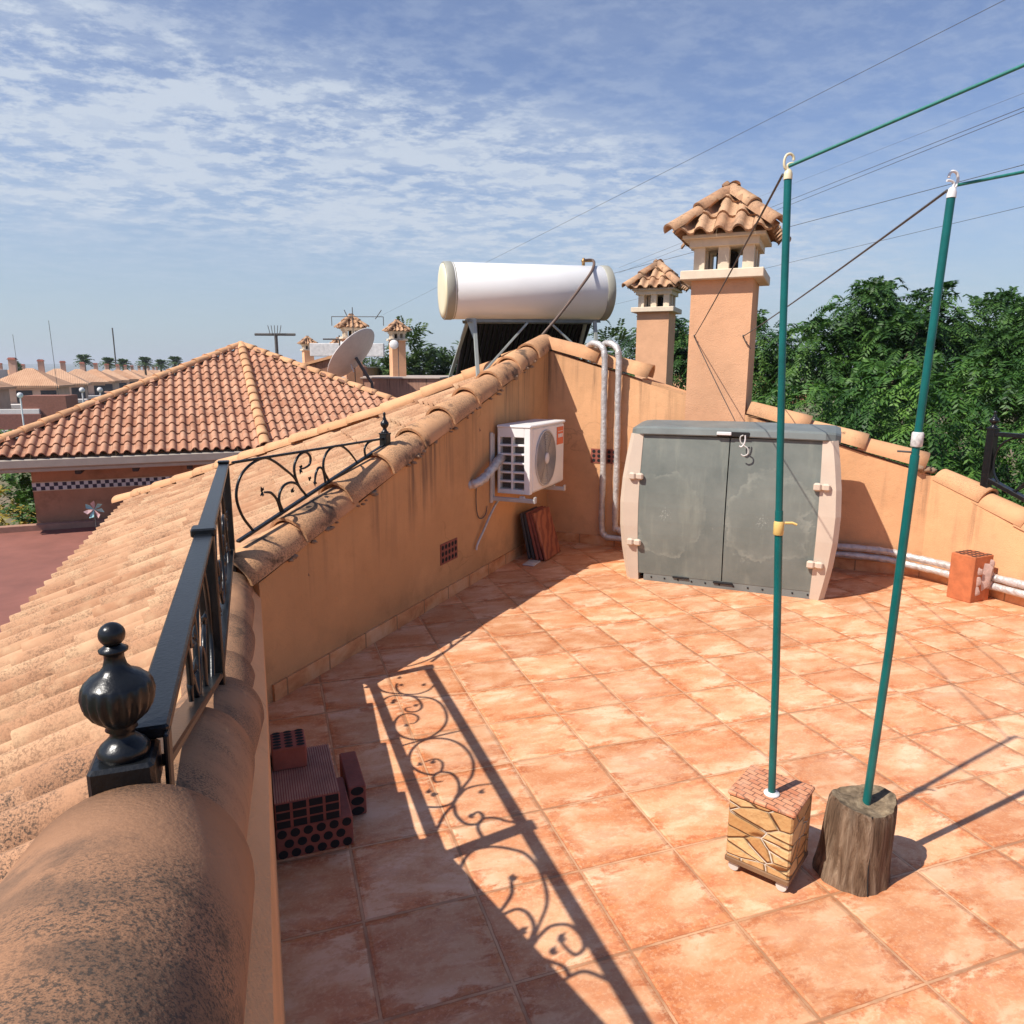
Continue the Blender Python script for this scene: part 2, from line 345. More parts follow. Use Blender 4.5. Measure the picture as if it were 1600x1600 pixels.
def floor_material(name, ang, org, size, sk=False):
    k = MT(name, .42, 0, .35); w = k.co('World')
    v = k.mp(w, (1, 1, 1), (-org[0], -org[1], 0)); v = k.mp(v, (1 / size, 1 / size, 1 / size), (0, 0, 0), (0, 0, -ang))
    fl = k.nd('ShaderNodeVectorMath', operation='FLOOR'); k.L.new(v, fl.inputs[0]); fr = k.nd('ShaderNodeVectorMath', operation='FRACTION'); k.L.new(v, fr.inputs[0])
    wn = k.nd('ShaderNodeTexWhiteNoise', noise_dimensions='2D'); k.L.new(fl.outputs[0], wn.inputs['Vector'])
    off = k.nd('ShaderNodeVectorMath', operation='MULTIPLY_ADD'); k.L.new(wn.outputs['Color'], off.inputs[0]); off.inputs[1].default_value = (17, 23, 31); k.L.new(v, off.inputs[2])
    sx = k.sep(fr.outputs[0]); ex = k.math('MINIMUM', sx[0], k.math('SUBTRACT', 1, sx[0])); ey = k.math('MINIMUM', sx[1], k.math('SUBTRACT', 1, sx[1])); e = k.math('MINIMUM', ex, ey)
    wob = k.math('MULTIPLY_ADD', k.noise(30, 4, .65, w), .016, -.008); e = k.math('ADD', e, wob)
    sv = k.mp(off.outputs[0], (1.0, 1.9, 1), (0, 0, 0), (0, 0, R(24)))
    cloud = k.noise(1.3, 5, .58, sv, .5); fl1 = k.noise(2.1, 10, .70, sv, .35); fl2 = k.noise(7.5, 8, .72, sv, .3); gr = k.noise(34, 4, .7, off.outputs[0])
    c = k.ramp(cloud, [(.34, (.60, .245, .105)), (.50, (.70, .37, .195)), (.66, (.79, .49, .305))])
    prox = k.rng(e, .24, .015); prox = k.math('MULTIPLY_ADD', prox, .62, .40)
    fm = k.math('MULTIPLY', k.rng(fl1, .450, .545), prox); c = k.mix(k.math('MINIMUM', fm, .9), c, k.mix(k.rng(fl2, .4, .6), (.46, .130, .042), (.62, .225, .085)))
    c = k.mix(k.math('MULTIPLY', k.rng(fl2, .55, .62), .38), c, (.58, .21, .07)); c = k.mix(k.math('MULTIPLY', k.rng(gr, .50, .66), .30), c, (.82, .56, .35))
    dust = k.math('MULTIPLY', k.rng(k.noise(1.7, 5, .6, w), .40, .75), .18); c = k.mix(dust, c, (.76, .52, .35))
    t = k.math('MULTIPLY_ADD', wn.outputs['Value'], .24, .86); c = k.mix(1, c, k.nd('ShaderNodeCombineColor').outputs[0], 'MULTIPLY') if False else c
    hv = k.nd('ShaderNodeHueSaturation'); k.L.new(t, hv.inputs['Value']); k.L.new(c, hv.inputs['Color']); c = hv.outputs[0]
    g = k.rng(e, .013, .007); c = k.mix(k.math('MULTIPLY', g, .9), c, k.mix(k.rng(k.noise(3.3, 4, .6, w), .4, .62), (.62, .36, .20), (.34, .17, .085)))
    spk = k.math('MULTIPLY', k.rng(k.noise(48, 3, .7, w), .66, .72), k.rng(k.noise(2.4, 3, .6, w), .45, .65)); c = k.mix(k.math('MULTIPLY', spk, .6), c, (.22, .09, .04))
    crack = k.math('MULTIPLY', k.rng(e, .021, .015), k.rng(e, .008, .012)); c = k.mix(k.math('MULTIPLY', crack, .55), c, (.30, .11, .045))
    k.col(c); k.rough(k.rng(cloud, .3, .7, .36, .58))
    h = k.math('ADD', k.rng(e, .008, .05), k.math('MULTIPLY', k.noise(2.2, 4, .6, off.outputs[0]), .8)); k.bump(h, .5, .006); k.bump(k.noise(60, 3, .6, w), .12, .003)
    return k.m
M_FLOOR = floor_material('rustic_floor_tile', R(18.75), (.54, 2.122), .3387)
def skirting_material():
    k = MT('skirting_tile', .5, 0, .35); w = k.co('World')
    c = k.ramp(k.noise(5, 5, .65, w, .5), [(.32, (.46, .16, .055)), (.5, (.66, .32, .14)), (.68, (.74, .44, .24))])
    uv = k.sep(k.co('UV')); f = k.math('FRACT', k.math('DIVIDE', uv[0], .33)); j = k.math('MINIMUM', f, k.math('SUBTRACT', 1, f))
    c = k.mix(k.rng(j, .02, .012), c, (.34, .17, .08)); k.col(c); k.bump(k.noise(30, 3, .6, w), .2, .004); return k.m
M_SKIRT = skirting_material()

# ------------------------------------------------------------------ ground, sea
GZ = -5.6
def ground_mat():
    k = MT('dry_ground', .95, 0, .2); w = k.co('World')
    c = k.ramp(k.noise(.05, 5, .6, w), [(.35, (.20, .15, .10)), (.55, (.13, .13, .06)), (.7, (.26, .20, .14))]); k.col(c); k.bump(k.noise(2, 4), .3, .05); return k.m
g = MB().add([(-9000, -3000, GZ), (9000, -3000, GZ), (9000, 9000, GZ), (-9000, 9000, GZ)], [(0, 1, 2, 3)])
struct('ground', g, ground_mat())
def hills():
    mb = MB(); rnd = random.Random(4); n = 90; vs = []
    for i in range(n + 1):
        x = -4200 + 7600 * i / n; y = 4300 + 500 * math.sin(i * .21)
        h = 26 + 18 * mnoise.noise(V(i * .11, 1, 0)) + 9 * mnoise.noise(V(i * .43, 4, 0)) + (24 if i > 50 else 0) * (i - 50) / 40
        vs += [V(x, y, GZ), V(x, y + 420, GZ + h + 12), V(x, y + 1500, GZ + h * 1.35 + 16)]
    fs = []
    for i in range(n):
        for k in range(2): a = i * 3 + k; fs.append((a, a + 3, a + 4, a + 1))
    mb.add(vs, fs, True); struct('hills', mb, plain('far_hillside', (.085, .11, .085), .95, var=.35, scale=.01))
hills()

# ------------------------------------------------------------------ terrace floor
fl = MB(); ring = [pl(-.10, .05), w1(.10, -.10, 0), w2(3.2, -.12, 0), w3(5.5, -.1, 0), V(3.2, -4.5, 0), pl(-.1, -7.0)]
fl.add(ring, [tuple(range(len(ring)))[::-1]])
struct('floor', fl, M_FLOOR)

# ------------------------------------------------------------------ coping / roof tile builders
def ridge(mb, p0, p1, r=.105, ln=.36, up=UP, amax=98, lap=.05, taper=.86, lift=.012, seed=1, flat=1.0, skip=(), n=14, jit=.006):
    """barrel tiles lapped along p0 (low end) -> p1 (high end); the low end of each tile lies over the one below"""
    rnd = random.Random(seed); p0 = Vector(p0); p1 = Vector(p1); d = (p1 - p0); L = d.length; d.normalize()
    side = d.cross(up).normalized(); nn = side.cross(d).normalized(); cnt = max(1, int(round(L / ln))); st = L / cnt
    for i in range(cnt):
        if i in skip: continue
        j = V(rnd.uniform(-jit, jit), rnd.uniform(-jit, jit), rnd.uniform(-jit, jit) * .6); a = p0 + d * (st * i - lap * .5) + nn * lift + j; b = p0 + d * (st * (i + 1) + lap * .5) + j * .5
        yaw = rnd.uniform(-.012, .012); segs = 4; vs = []; th = .016
        for k in range(segs + 1):
            t = k / segs; c = a.lerp(b, t) + side * (yaw * (t - .5)); rr = r * (1 - (1 - taper) * t)
            for q in range(n + 1):
                an = R(-amax + 2 * amax * q / n); vs.append(c + side * (rr * math.sin(an)) + nn * (rr * flat * math.cos(an)))
        m = n + 1; fs = [(k * m + q, k * m + q + 1, (k + 1) * m + q + 1, (k + 1) * m + q) for k in range(segs) for q in range(n)]
        o = len(vs); c = a + side * (yaw * -.5)
        for q in range(n + 1): an = R(-amax + 2 * amax * q / n); vs.append(c + side * ((r - th) * math.sin(an)) + nn * ((r * flat - th) * math.cos(an)))
        for q in range(n + 1): an = R(-amax + 2 * amax * q / n); vs.append(c + d * .12 + side * ((r - th) * math.sin(an)) + nn * ((r * flat - th) * math.cos(an)))
        mb.add(vs, fs, True)
        o0 = len(mb.v) - len(vs)
        mb.f += [(o0 + q + 1, o0 + q, o0 + o + q, o0 + o + q + 1) for q in range(n)]; mb.sm += [False] * n
        mb.f += [(o0 + o + q + 1, o0 + o + q, o0 + o + m + q, o0 + o + m + q + 1) for q in range(n)]; mb.sm += [True] * n
    return mb
PROF = [(0, .0), (.012, .026), (.036, .050), (.065, .060), (.094, .050), (.118, .026), (.132, .004), (.165, -.008), (.2, .0)]
PROFB = [(0, -.012), (.010, .022), (.030, .052), (.060, .072), (.078, .075), (.096, .072), (.126, .052), (.146, .022), (.156, -.012), (.168, -.024), (.188, -.024), (.2, -.012)]
def tile_field(mb, org, ax, upv, ncol, nrow, inside, pitch=.2, course=.37, lift=.026, seed=0, hs=1.0, jit=.004, PROF=PROF):
    """interlocking S tiles; org = low corner, ax = along the eave, upv = unit vector up the slope"""
    rnd = random.Random(seed); ax = Vector(ax); upv = Vector(upv); nn = ax.cross(upv).normalized()
    if nn.z < 0: nn = -nn
    for r in range(nrow):
        for c in range(ncol):
            if not inside((c + .5) * pitch, (r + .5) * course): continue
            j = rnd.uniform(-jit, jit); q = rnd.uniform(0, jit * 1.8); vs = []
            for (t, lf) in ((0, lift), (.5, lift * .5), (1.06, 0)):
                for (x, z) in PROF:
                    vs.append(Vector(org) + ax * (c * pitch + x * pitch / .2 + j) + upv * ((r + t) * course + q) + nn * (z * hs * pitch / .2 + lf))
            m = len(PROF); fs = [(k * m + i, k * m + i + 1, (k + 1) * m + i + 1, (k + 1) * m + i) for k in range(2) for i in range(m - 1)]
            mb.add(vs, fs, True); o = len(mb.v)
            lo = vs[:m]; mb.add(lo + [p - nn * .02 for p in lo], [(i + 1, i, m + i, m + i + 1) for i in range(m - 1)])
    return mb

# ------------------------------------------------------------------ walls
def wall_face(fr, s0, s1, top, bot, th, mb):
    """wall slab with a polyline top; fr(s, o, z), face at o=0, body towards -o"""
    ss = [s0 + (s1 - s0) * i / 12 for i in range(13)]; vs = []
    for s in ss: t = top(s); vs += [fr(s, 0, bot), fr(s, 0, t), fr(s, -th, t), fr(s, -th, bot)]
    fs = []
    for i in range(12):
        a = 4 * i; b = a + 4
        fs += [(a, b, b + 1, a + 1), (a + 1, b + 1, b + 2, a + 2), (a + 2, b + 2, b + 3, a + 3)]
    fs += [(3, 2, 1, 0), (48, 49, 50, 51)]
    return mb.add(vs, fs)
def wall_uv(org, d, topz):
    def f(p):
        s = (p - org).dot(d); return (s, topz(s) - p.z)
    return f
def skirt(fr, s0, s1, parent, org, d, h=.085, gaps=()):
    mb = MB()
    for a, b in ((s0, s1),):
        m = (a + b) / 2; vs = [fr(a, .001, 0), fr(b, .001, 0), fr(b, .014, 0), fr(a, .014, 0)]
        mb.prism(vs, UP * h)
    mb.uv = wall_uv(org, d, lambda s: 0)
    return part('skirting', mb, M_SKIRT, parent)
def vent(fr, s0, z0, nx, nz, dx, dz, r, parent):
    """terracotta grille of round holes on the wall: dark discs painted for their shade, just proud of the plaster, in a frame"""
    b = MB()
    c = fr(s0 + (nx - 1) * dx / 2, .002, z0 + (nz - 1) * dz / 2); d = (fr(1, 0, 0) - fr(0, 0, 0)); n = (fr(0, 1, 0) - fr(0, 0, 0))
    b.box(c, (nx * dx + .01, .006, nz * dz + .01), (d, n, UP)); v = part('vent_grille', b, M_BRICKD, parent)
    h = MB()
    for i in range(nx):
        for j in range(nz):
            p = fr(s0 + i * dx, .0062, z0 + j * dz); k = 10
            vs = [p + d * (r * math.cos(2 * PI * q / k)) + UP * (r * math.sin(2 * PI * q / k)) for q in range(k)]; h.add(vs, [tuple(range(k))])
    part('hole', h, M_DARK, v)

t1 = lambda s: 1.742 + .304 * s                                     # top of the plaster on the left gable wall
W1T = thing('terrace_wall', 'shaded peach gable wall with rising tiled coping carrying the air conditioner', 'wall', w1(-1.9, 0, 0))
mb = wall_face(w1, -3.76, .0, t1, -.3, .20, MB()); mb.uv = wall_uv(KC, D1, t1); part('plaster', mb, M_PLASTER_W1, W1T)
skirt(w1, -3.72, 0, W1T, KC, D1)
mb = ridge(MB(), w1(-3.80, -.085, t1(-3.80) + .018), w1(.10, -.085, t1(.10) + .018), .118, .40, seed=3, amax=94, lift=.02); part('coping', mb, M_COPE1, W1T)
rnd = random.Random(8); mb = MB()
for i in range(46):
    s = rnd.uniform(-3.6, -.3); mb.lump(w1(s, .018 + rnd.uniform(-.01, .012), t1(s) + .004 + rnd.uniform(-.012, .02)), rnd.uniform(.006, .016), i, (1.6, .9, .8))
part('mortar', mb, M_MORTAR, W1T)
vent(w1, -2.035, .285, 5, 3, .047, .045, .017, W1T)

t2 = lambda s: 1.742 - .306 * s if s < 3.12 else .79
W2T = thing('terrace_wall', 'sunlit peach gable wall behind the storage shed and below the chimney', 'wall', w2(1.5, 0, 0))
mb = wall_face(w2, 0.0, 3.10, t2, -.3, .20, MB()); mb.uv = wall_uv(KC, D2, t2); part('plaster', mb, M_PLASTER, W2T)
skirt(w2, .014, 3.09, W2T, KC, D2)
mb = MB()
ridge(mb, w2(.88, -.075, t2(.88) + .02), w2(-.04, -.075, t2(-.04) + .02), .112, .42, seed=5, amax=92, lift=.022)
ridge(mb, w2(3.02, -.075, t2(3.02) + .02), w2(1.76, -.075, t2(1.76) + .02), .112, .42, seed=6, amax=92, lift=.022)
part('coping', mb, M_COPE, W2T)
mb = MB(); mb.prism([w2(.86, .0, t2(.86) - .004), w2(1.236, .0, t2(1.236) - .004), w2(1.236, -.2, t2(1.236) - .004), w2(.86, -.2, t2(.86) - .004)], UP * .028); part('mortar_bed', mb, M_COPE, W2T)
mb = MB(); rnd = random.Random(3)
for i in range(10):
    s = rnd.uniform(2.98, 3.12); mb.lump(w2(s, -.02 + rnd.uniform(-.08, .03), t2(s) + .03), rnd.uniform(.03, .055), i + 70)
part('mortar', mb, M_MORTAR, W2T)
vent(w2, .445, .775, 5, 3, .047, .04, .016, W2T)

t3 = lambda s: .790 - .36 * s if s < 1.3 else .790 - .468
W3T = thing('terrace_wall', 'low sunlit peach wall at the right edge carrying a black railing', 'wall', w3(.9, 0, 0))
mb = wall_face(w3, .0, 5.4, t3, -.3, .2, MB()); mb.uv = wall_uv(BD, D3, t3); part('plaster', mb, M_PLASTER, W3T)
skirt(w3, .005, 5.4, W3T, BD, D3)
mb = ridge(MB(), w3(1.30, -.085, t3(1.30) - .025), w3(.04, -.085, t3(.04) - .02), .100, .33, seed=9, amax=92, lift=.022)
ridge(mb, w3(5.3, -.085, .30), w3(1.30, -.085, .30), .105, .36, seed=10, amax=92); part('coping', mb, M_COPE, W3T)

zc = lambda v: .588 if v > -1.45 else .635 + .316 * (-1.45 - v)      # plaster top of the low parapet
PT = thing('terrace_wall', 'low parapet wall in the left foreground with speckled barrel tiles on top', 'wall', pl(-.1, -1.5))
def pw(s, o, z): return pl(.002 + o, s, z)
mb = MB(); ss = [.02, -.7, -1.45, -2.2, -3.0, -3.8, -4.6]; vs = []
for s in ss: t = zc(s); vs += [pw(s, 0, -.3), pw(s, 0, t - .062), pw(s, -.050, t), pw(s, -.24, t), pw(s, -.24, -.3)]
fs = []
for i in range(len(ss) - 1):
    a = 5 * i; b = a + 5; fs += [(b, a, a + 1, b + 1), (b + 1, a + 1, a + 2, b + 2), (b + 2, a + 2, a + 3, b + 3), (b + 3, a + 3, a + 4, b + 4)]
n = 5 * (len(ss) - 1); fs += [(0, 4, 3, 2, 1), (n, n + 1, n + 2, n + 3, n + 4)]
mb.add(vs, fs); mb.uv = lambda p: (0, 1); part('plaster', mb, M_PLASTER, PT)
mb = MB()
ridge(mb, pl(-.135, .10, .556), pl(-.135, -1.44, .556), .113, .385, seed=21, amax=92, n=22, lift=.014, lap=.06)
ridge(mb, pl(-.132, -1.40, .600), pl(-.132, -4.5, .600 + .316 * 3.1), .119, .60, seed=22, amax=96, n=28, lift=.020, lap=.06)
part('coping', mb, M_CAP, PT)

# ------------------------------------------------------------------ the big tiled roof slope outside the terrace
RT = thing('tiled_roof', 'large sloping clay tile roof outside the terrace on the left', 'roof', pl(-1.5, 2, -.4))
upA = (PN + UP * SL).normalized(); cosA = 1 / math.sqrt(1 + SL * SL)
EU = -1.50; EV0 = -.98; pitchA = .205
def insideA(x, y):
    v = EV0 + x; u = EU + y * cosA
    if u > -.20 and v < u * 1.07 + .30: return False
    lim = 6.95 - (u + 1.56) * 1.12 if u < 1.25 else 3.83 - (u - 1.25) * .30
    return v < lim
mb = tile_field(MB(), pl(EU, EV0, zA(EU) - .03), PD, upA, 40, 13, insideA, pitchA, .37, .034, 5, 1.7, .007, PROFB)
part('tiles', mb, M_ROOF, RT)
mb = MB(); mb.prism([pl(EU + .05, -1.0, zA(EU) - .06), pl(EU + .05, 6.9, zA(EU) - .06), pl(1.25, 3.8, zA(1.25) - .05), pl(2.75, 3.38, zA(2.75) - .05), pl(2.6, 3.0, zA(2.6) - .05), pl(0, .22, zA(0) - .05), pl(-.1, -1.0, zA(-.1) - .05)], UP * -.09)
part('roof_deck', mb, M_MORTAR, RT)
mb = MB()
ridge(mb, pl(-1.66, 7.02, zA(-1.66) + .095), pl(1.27, 3.80, zA(1.27) + .115), .115, .42, seed=12, flat=.75)
ridge(mb, pl(1.27, 3.80, zA(1.27) + .115), pl(2.80, 3.36, zA(2.80) + .10), .115, .42, seed=13, flat=.75)
part('hip_tiles', mb, M_COPE, RT)
# near rows of the roof, a little higher, their upper ends closed with mortar
mb = tile_field(MB(), pl(EU + .2, EV0 - 1.75, zA(EU + .2) + .02), PD, upA, 8, 3, lambda x, y: True, .215, .385, .040, 15, 1.75, .006, PROFB)
part('near_tiles', mb, tilemat('near_clay_tile', (.40, .21, .115), (.52, .29, .165), (.46, .25, .14), (.075, .055, .042), .95, (.05, .04, .03), 1, 120, (.34, .54)), RT)
mb = MB(); rnd = random.Random(5)
for k in range(6):
    u = -.42 - .19 * k; mb.lump(pl(u, EV0 - .02 + rnd.uniform(-.03, .03), zA(u) + .055), rnd.uniform(.06, .085), k, (1, 1, .75))
    mb.lump(pl(u + .09, EV0 - .07, zA(u) + .03), .06, k + 9)
part('mortar', mb, M_MORTAR, RT)
mb = MB(); mb.prism([pl(-1.2, -3.0, 0), pl(-1.2, 6.2, 0), pl(-1.05, 6.2, 0), pl(-1.05, -3.0, 0)], UP * 0.05); 
mb = MB(); c = pl(-1.15, 1.6, (GZ - .25) / 2); mb.box(c, (.25, 10.2, -GZ - .35), (PN, PD, UP)); mb.uv = lambda p: (0, 1); part('outer_wall', mb, M_PLASTER, RT)

# ------------------------------------------------------------------ railings
def bar(mb, a, b, w, h, side):
    a = Vector(a); b = Vector(b); d = (b - a); L = d.length; d.normalize(); nrm = Vector(side).normalized(); u = d.cross(nrm).normalized()
    return mb.bbox((a + b) / 2, (L, w, h), (d, nrm, u), .003)
def finial_urn(mb, c, s=1.0):
    prof = [(.028, 0), (.030, .004), (.031, .010), (.027, .016), (.021, .021), (.015, .027), (.014, .033), (.019, .037), (.017, .041), (.022, .046), (.033, .055), (.041, .068), (.0435, .082), (.041, .094), (.0385, .098), (.036, .100), (.030, .106), (.020, .111), (.014, .118), (.0115, .128), (.0115, .134), (.0165, .137), (.017, .140), (.012, .143), (.010, .145)]
    mb.lathe([(r * s * .97, z * s) for r, z in prof], c, n=80, flute=18, fl=(.046 * s, .096 * s)); mb.sphere(Vector(c) + UP * (.158 * s), .0150 * s, 20, 12); return mb
RL = thing('iron_railing', 'black wrought iron railing with urn finials along the left parapet', 'railing', pl(-.11, -1.4, .7))
TZ = 1.155; RU = -.115
mb = MB(); bar(mb, pl(RU, .0, TZ - .008), pl(RU, -1.46, TZ - .008), .042, .016, PN); bar(mb, pl(RU, -1.46, TZ - .006), pl(RU, -2.525, TZ - .006), .042, .016, PN); part('top_rail', mb, M_IRON, RL)
mb = MB(); bar(mb, pl(RU, .0, .766), pl(RU, -1.46, .766), .04, .016, PN); bar(mb, pl(RU, -1.46, .775), pl(RU, -2.51, .775 + .316 * 1.05), .04, .014, PN); part('bottom_rail', mb, M_IRON, RL)
mb = MB(); mb.bbox(pl(RU, .0, (.64 + TZ) / 2 + .003), (.044, .044, TZ - .64), (PN, PD, UP), .003); mb.bbox(pl(RU, 0, TZ + .006), (.048, .048, .010), (PN, PD, UP), .003); part('post', mb, M_IRON, RL)
mb = MB(); mb.bbox(pl(RU, -1.46, (.66 + TZ) / 2 + .006), (.046, .046, TZ - .66), (PN, PD, UP), .003); mb.bbox(pl(RU, -1.46, TZ + .004), (.058, .058, .022), (PN, PD, UP), .004); part('post', mb, M_IRON, RL)
# near end post, short because the parapet climbs to meet the rail
ev = -2.545; ez = 1.060
mb = MB(); ec = pl(RU - .022, ev, 0); mb.bbox(ec + UP * (ez + .01), (.058, .058, .08), (PN, PD, UP), .003); mb.bbox(ec + UP * (ez + .058), (.064, .064, .044), (PN, PD, UP), .004); pn = part('post', mb, M_IRON, RL)
part('finial', finial_urn(MB(), ec + UP * (ez + .079), .875), M_IRON, RL)
mb = MB(); bar(mb, pl(RU + .019, -2.525, TZ - .004), pl(RU + .017, -2.535, ez - .03), .006, .03, PN); part('end_plate', mb, M_IRON, RL)
mb = MB(); mb.lump(pl(RU + .03, ev - .01, ez - .035), .05, 3, (1, 1.2, .25)); mb.lump(pl(RU - .02, ev - .035, ez - .04), .045, 5, (1.2, .8, .25)); part('mortar', mb, M_MORTAR, RL)
PAN1 = [[(-.113,.912),(-.16,.895),(-.215,.898),(-.261,.931),(-.311,.974),(-.368,.991),(-.424,.985),(-.45,.956),(-.447,.919),(-.42,.889),(-.394,.896),(-.399,.927)],
[(-.05,.775),(-.118,.789),(-.172,.814),(-.216,.865),(-.256,.933),(-.281,.999),(-.273,1.064),(-.251,1.1),(-.2,1.147)],
[(-.275,.77),(-.241,.815),(-.239,.857),(-.254,.889),(-.284,.946)],
[(-.284,.96),(-.315,.995),(-.35,1.052),(-.412,1.092),(-.495,1.104),(-.582,1.09),(-.646,1.054),(-.689,.999),(-.71,.936),(-.699,.875),(-.661,.826),(-.607,.795),(-.539,.79),(-.479,.817),(-.449,.861),(-.462,.91),(-.497,.937),(-.531,.933),(-.554,.906),(-.549,.876)],
[(-.714,.775),(-.714,.905),(-.719,1.042),(-.727,1.145)],
[(-1.218,.9),(-1.17,.935),(-1.126,.988),(-1.068,1.055),(-.972,1.095),(-.859,1.088),(-.772,1.037),(-.725,.956),(-.732,.873),(-.796,.809),(-.877,.792),(-.947,.824),(-.988,.874),(-.981,.92),(-.926,.945),(-.885,.919),(-.885,.865)],
[(-1.218,.9),(-1.16,.951),(-1.087,.978),(-1.019,.964),(-.986,.912),(-1.006,.875),(-1.042,.875),(-1.051,.906)],
[(-1.168,.775),(-1.2,.842),(-1.202,.9),(-1.174,.946),(-1.146,.993),(-1.148,1.055),(-1.174,1.146)],
[(-1.22,.905),(-1.277,.896),(-1.339,.919),(-1.361,.968),(-1.333,1.003),(-1.298,.993),(-1.306,.954)],
[(-1.218,.9),(-1.255,.847),(-1.308,.801),(-1.334,.776)],
[(-1.445,.96),(-1.379,.961),(-1.345,.998),(-1.361,1.05),(-1.404,1.096),(-1.44,1.147)]]
PAN2 = [[(-1.553,.806),(-1.496,.865),(-1.482,.919),(-1.5,.988),(-1.54,1.048),(-1.586,1.093),(-1.666,1.112),(-1.753,1.097),(-1.815,1.067),(-1.869,1.007),(-1.936,.93)],
[(-1.778,.878),(-1.725,.96),(-1.672,.985)],[(-1.784,.880),(-1.784,.951),(-1.819,.984),(-1.875,.979),(-1.92,.925)],
[(-1.936,.930),(-1.907,.987),(-1.894,1.043),(-1.916,1.101),(-1.966,1.122),(-2.007,1.109),(-2.015,1.069),(-1.981,1.051),(-1.95,1.045)],
[(-1.96,.936),(-2.002,.982),(-2.032,1.011),(-2.064,1.01),(-2.067,.98)],[(-2.064,1.01),(-2.071,1.062),(-2.104,1.102),(-2.16,1.146)]]
LEAF = [(-.067,.935,20),(-.13,.925,160),(-.314,.825,60),(-.28,.84,140),(-.397,.944,70),(-.209,1.054,40),(-.914,.897,30),(-.885,.85,250),(-1.114,.828,100),(-1.1,.82,20),(-1.202,1.045,45),(-1.31,.945,80),(-.552,.868,260)]
LEAF2 = [(-1.677,.992,20),(-1.66,.98,100),(-1.95,1.043,60),(-1.94,1.05,190),(-1.981,.993,50),(-1.871,.928,70)]
def scrolls(fr, curves, par, r=.0062):
    for i, c in enumerate(curves):
        mb = MB(); pts = sweep_pts([fr(a, 0.0012 * (i % 3 - 1), z) for a, z in c], 5); m = len(pts)
        mb.tube(pts, [r * (1.0 if k < m * .7 else 1 - .35 * (k - m * .7) / (m * .3)) for k in range(m)], 7); part('scroll', mb, M_IRON, par)
def leaves(fr, lst, par, s=.03):
    for (a, z, ang) in lst:
        mb = MB()
        for da in (-38, 0, 38):
            q = R(ang + da); L = s * (1.25 if da == 0 else .85); ca, sa = math.cos(q), math.sin(q)
            P = lambda x, y, o: fr(a + ca * x - sa * y, o, z + sa * x + ca * y)
            mb.add([P(0, 0, -.003), P(L * .45, L * .26, .0), P(L, 0, .004), P(L * .45, -L * .26, 0), P(L * .45, 0, .007), P(L * .45, 0, -.007)],
                   [(0, 3, 4), (3, 2, 4), (2, 1, 4), (1, 0, 4), (3, 0, 5), (2, 3, 5), (1, 2, 5), (0, 1, 5)])
        part('leaf', mb, M_IRON, par)
def prf(a, o, z): return pl(RU + o, a, z)
scrolls(prf, PAN1, RL); leaves(prf, LEAF, RL)
scrolls(prf, PAN2, RL); leaves(prf, LEAF2, RL)
# stretch climbing the gable wall
def w1r(s, o, z): return w1(-3.76 + s, -.10 + o, z)
mb = MB(); bar(mb, w1r(-.01, 0, TZ - .006), w1r(1.20, 0, TZ + .002), .016, .012, N1); part('top_rail', mb, M_IRON, RL)
mb = MB(); bar(mb, w1r(-.01, 0, .786), w1r(1.20, 0, 1.116), .024, .014, N1); part('bottom_rail', mb, M_IRON, RL)
mb = MB(); pc = w1r(1.222, 0, 0); mb.bbox(pc + UP * 1.10, (.05, .05, .17), (D1, N1, UP), .003); mb.bbox(pc + UP * 1.186, (.056, .056, .008), (D1, N1, UP), .002); part('post', mb, M_IRON, RL)
prof = [(.022, 0), (.024, .006), (.015, .012), (.011, .024), (.013, .030), (.022, .040), (.026, .052), (.024, .062), (.016, .072), (.010, .078), (.012, .084), (.008, .092), (.007, .104), (.009, .110), (.008, .118), (.003, .124)]
part('finial', MB().lathe(prof, pc + UP * 1.19, n=20), M_IRON, RL)
mb = MB(); mb.lump(pc + UP * 1.012, .05, 2, (1, 1, .3)); part('mortar', mb, M_PALE, RL)
W1C = [[(.091,.818),(.033,.894),(.003,.977),(.013,1.042),(.052,1.097),(.119,1.134),(.199,1.148),(.263,1.123),(.328,1.08),(.394,1.03),(.435,.969),(.478,.925)],
[(.478,.925),(.426,.983),(.4,1.047),(.404,1.095),(.439,1.134),(.49,1.147),(.526,1.119),(.518,1.082),(.484,1.068),(.451,1.065)],
[(.298,.874),(.276,.927),(.284,.968),(.316,.999),(.365,1.008),(.413,.991),(.443,.956)],[(.286,.872),(.264,.935),(.225,.976),(.181,.986)],
[(.669,.974),(.632,1.031),(.631,1.082),(.659,1.124),(.713,1.151),(.787,1.151),(.85,1.118),(.903,1.072),(.93,1.042)],[(.639,.965),(.623,1.038),(.589,1.055),(.562,1.027),(.549,.978)],
[(1.015,1.068),(1.011,1.116),(1.049,1.146),(1.111,1.156)]]
scrolls(w1r, W1C, RL, .0068); leaves(w1r, [(.17,.991,120),(.175,.985,200),(.451,1.065,240),(.46,1.07,160),(.522,1.001,150),(.554,.99,260),(.372,.954,70)], RL, .026)

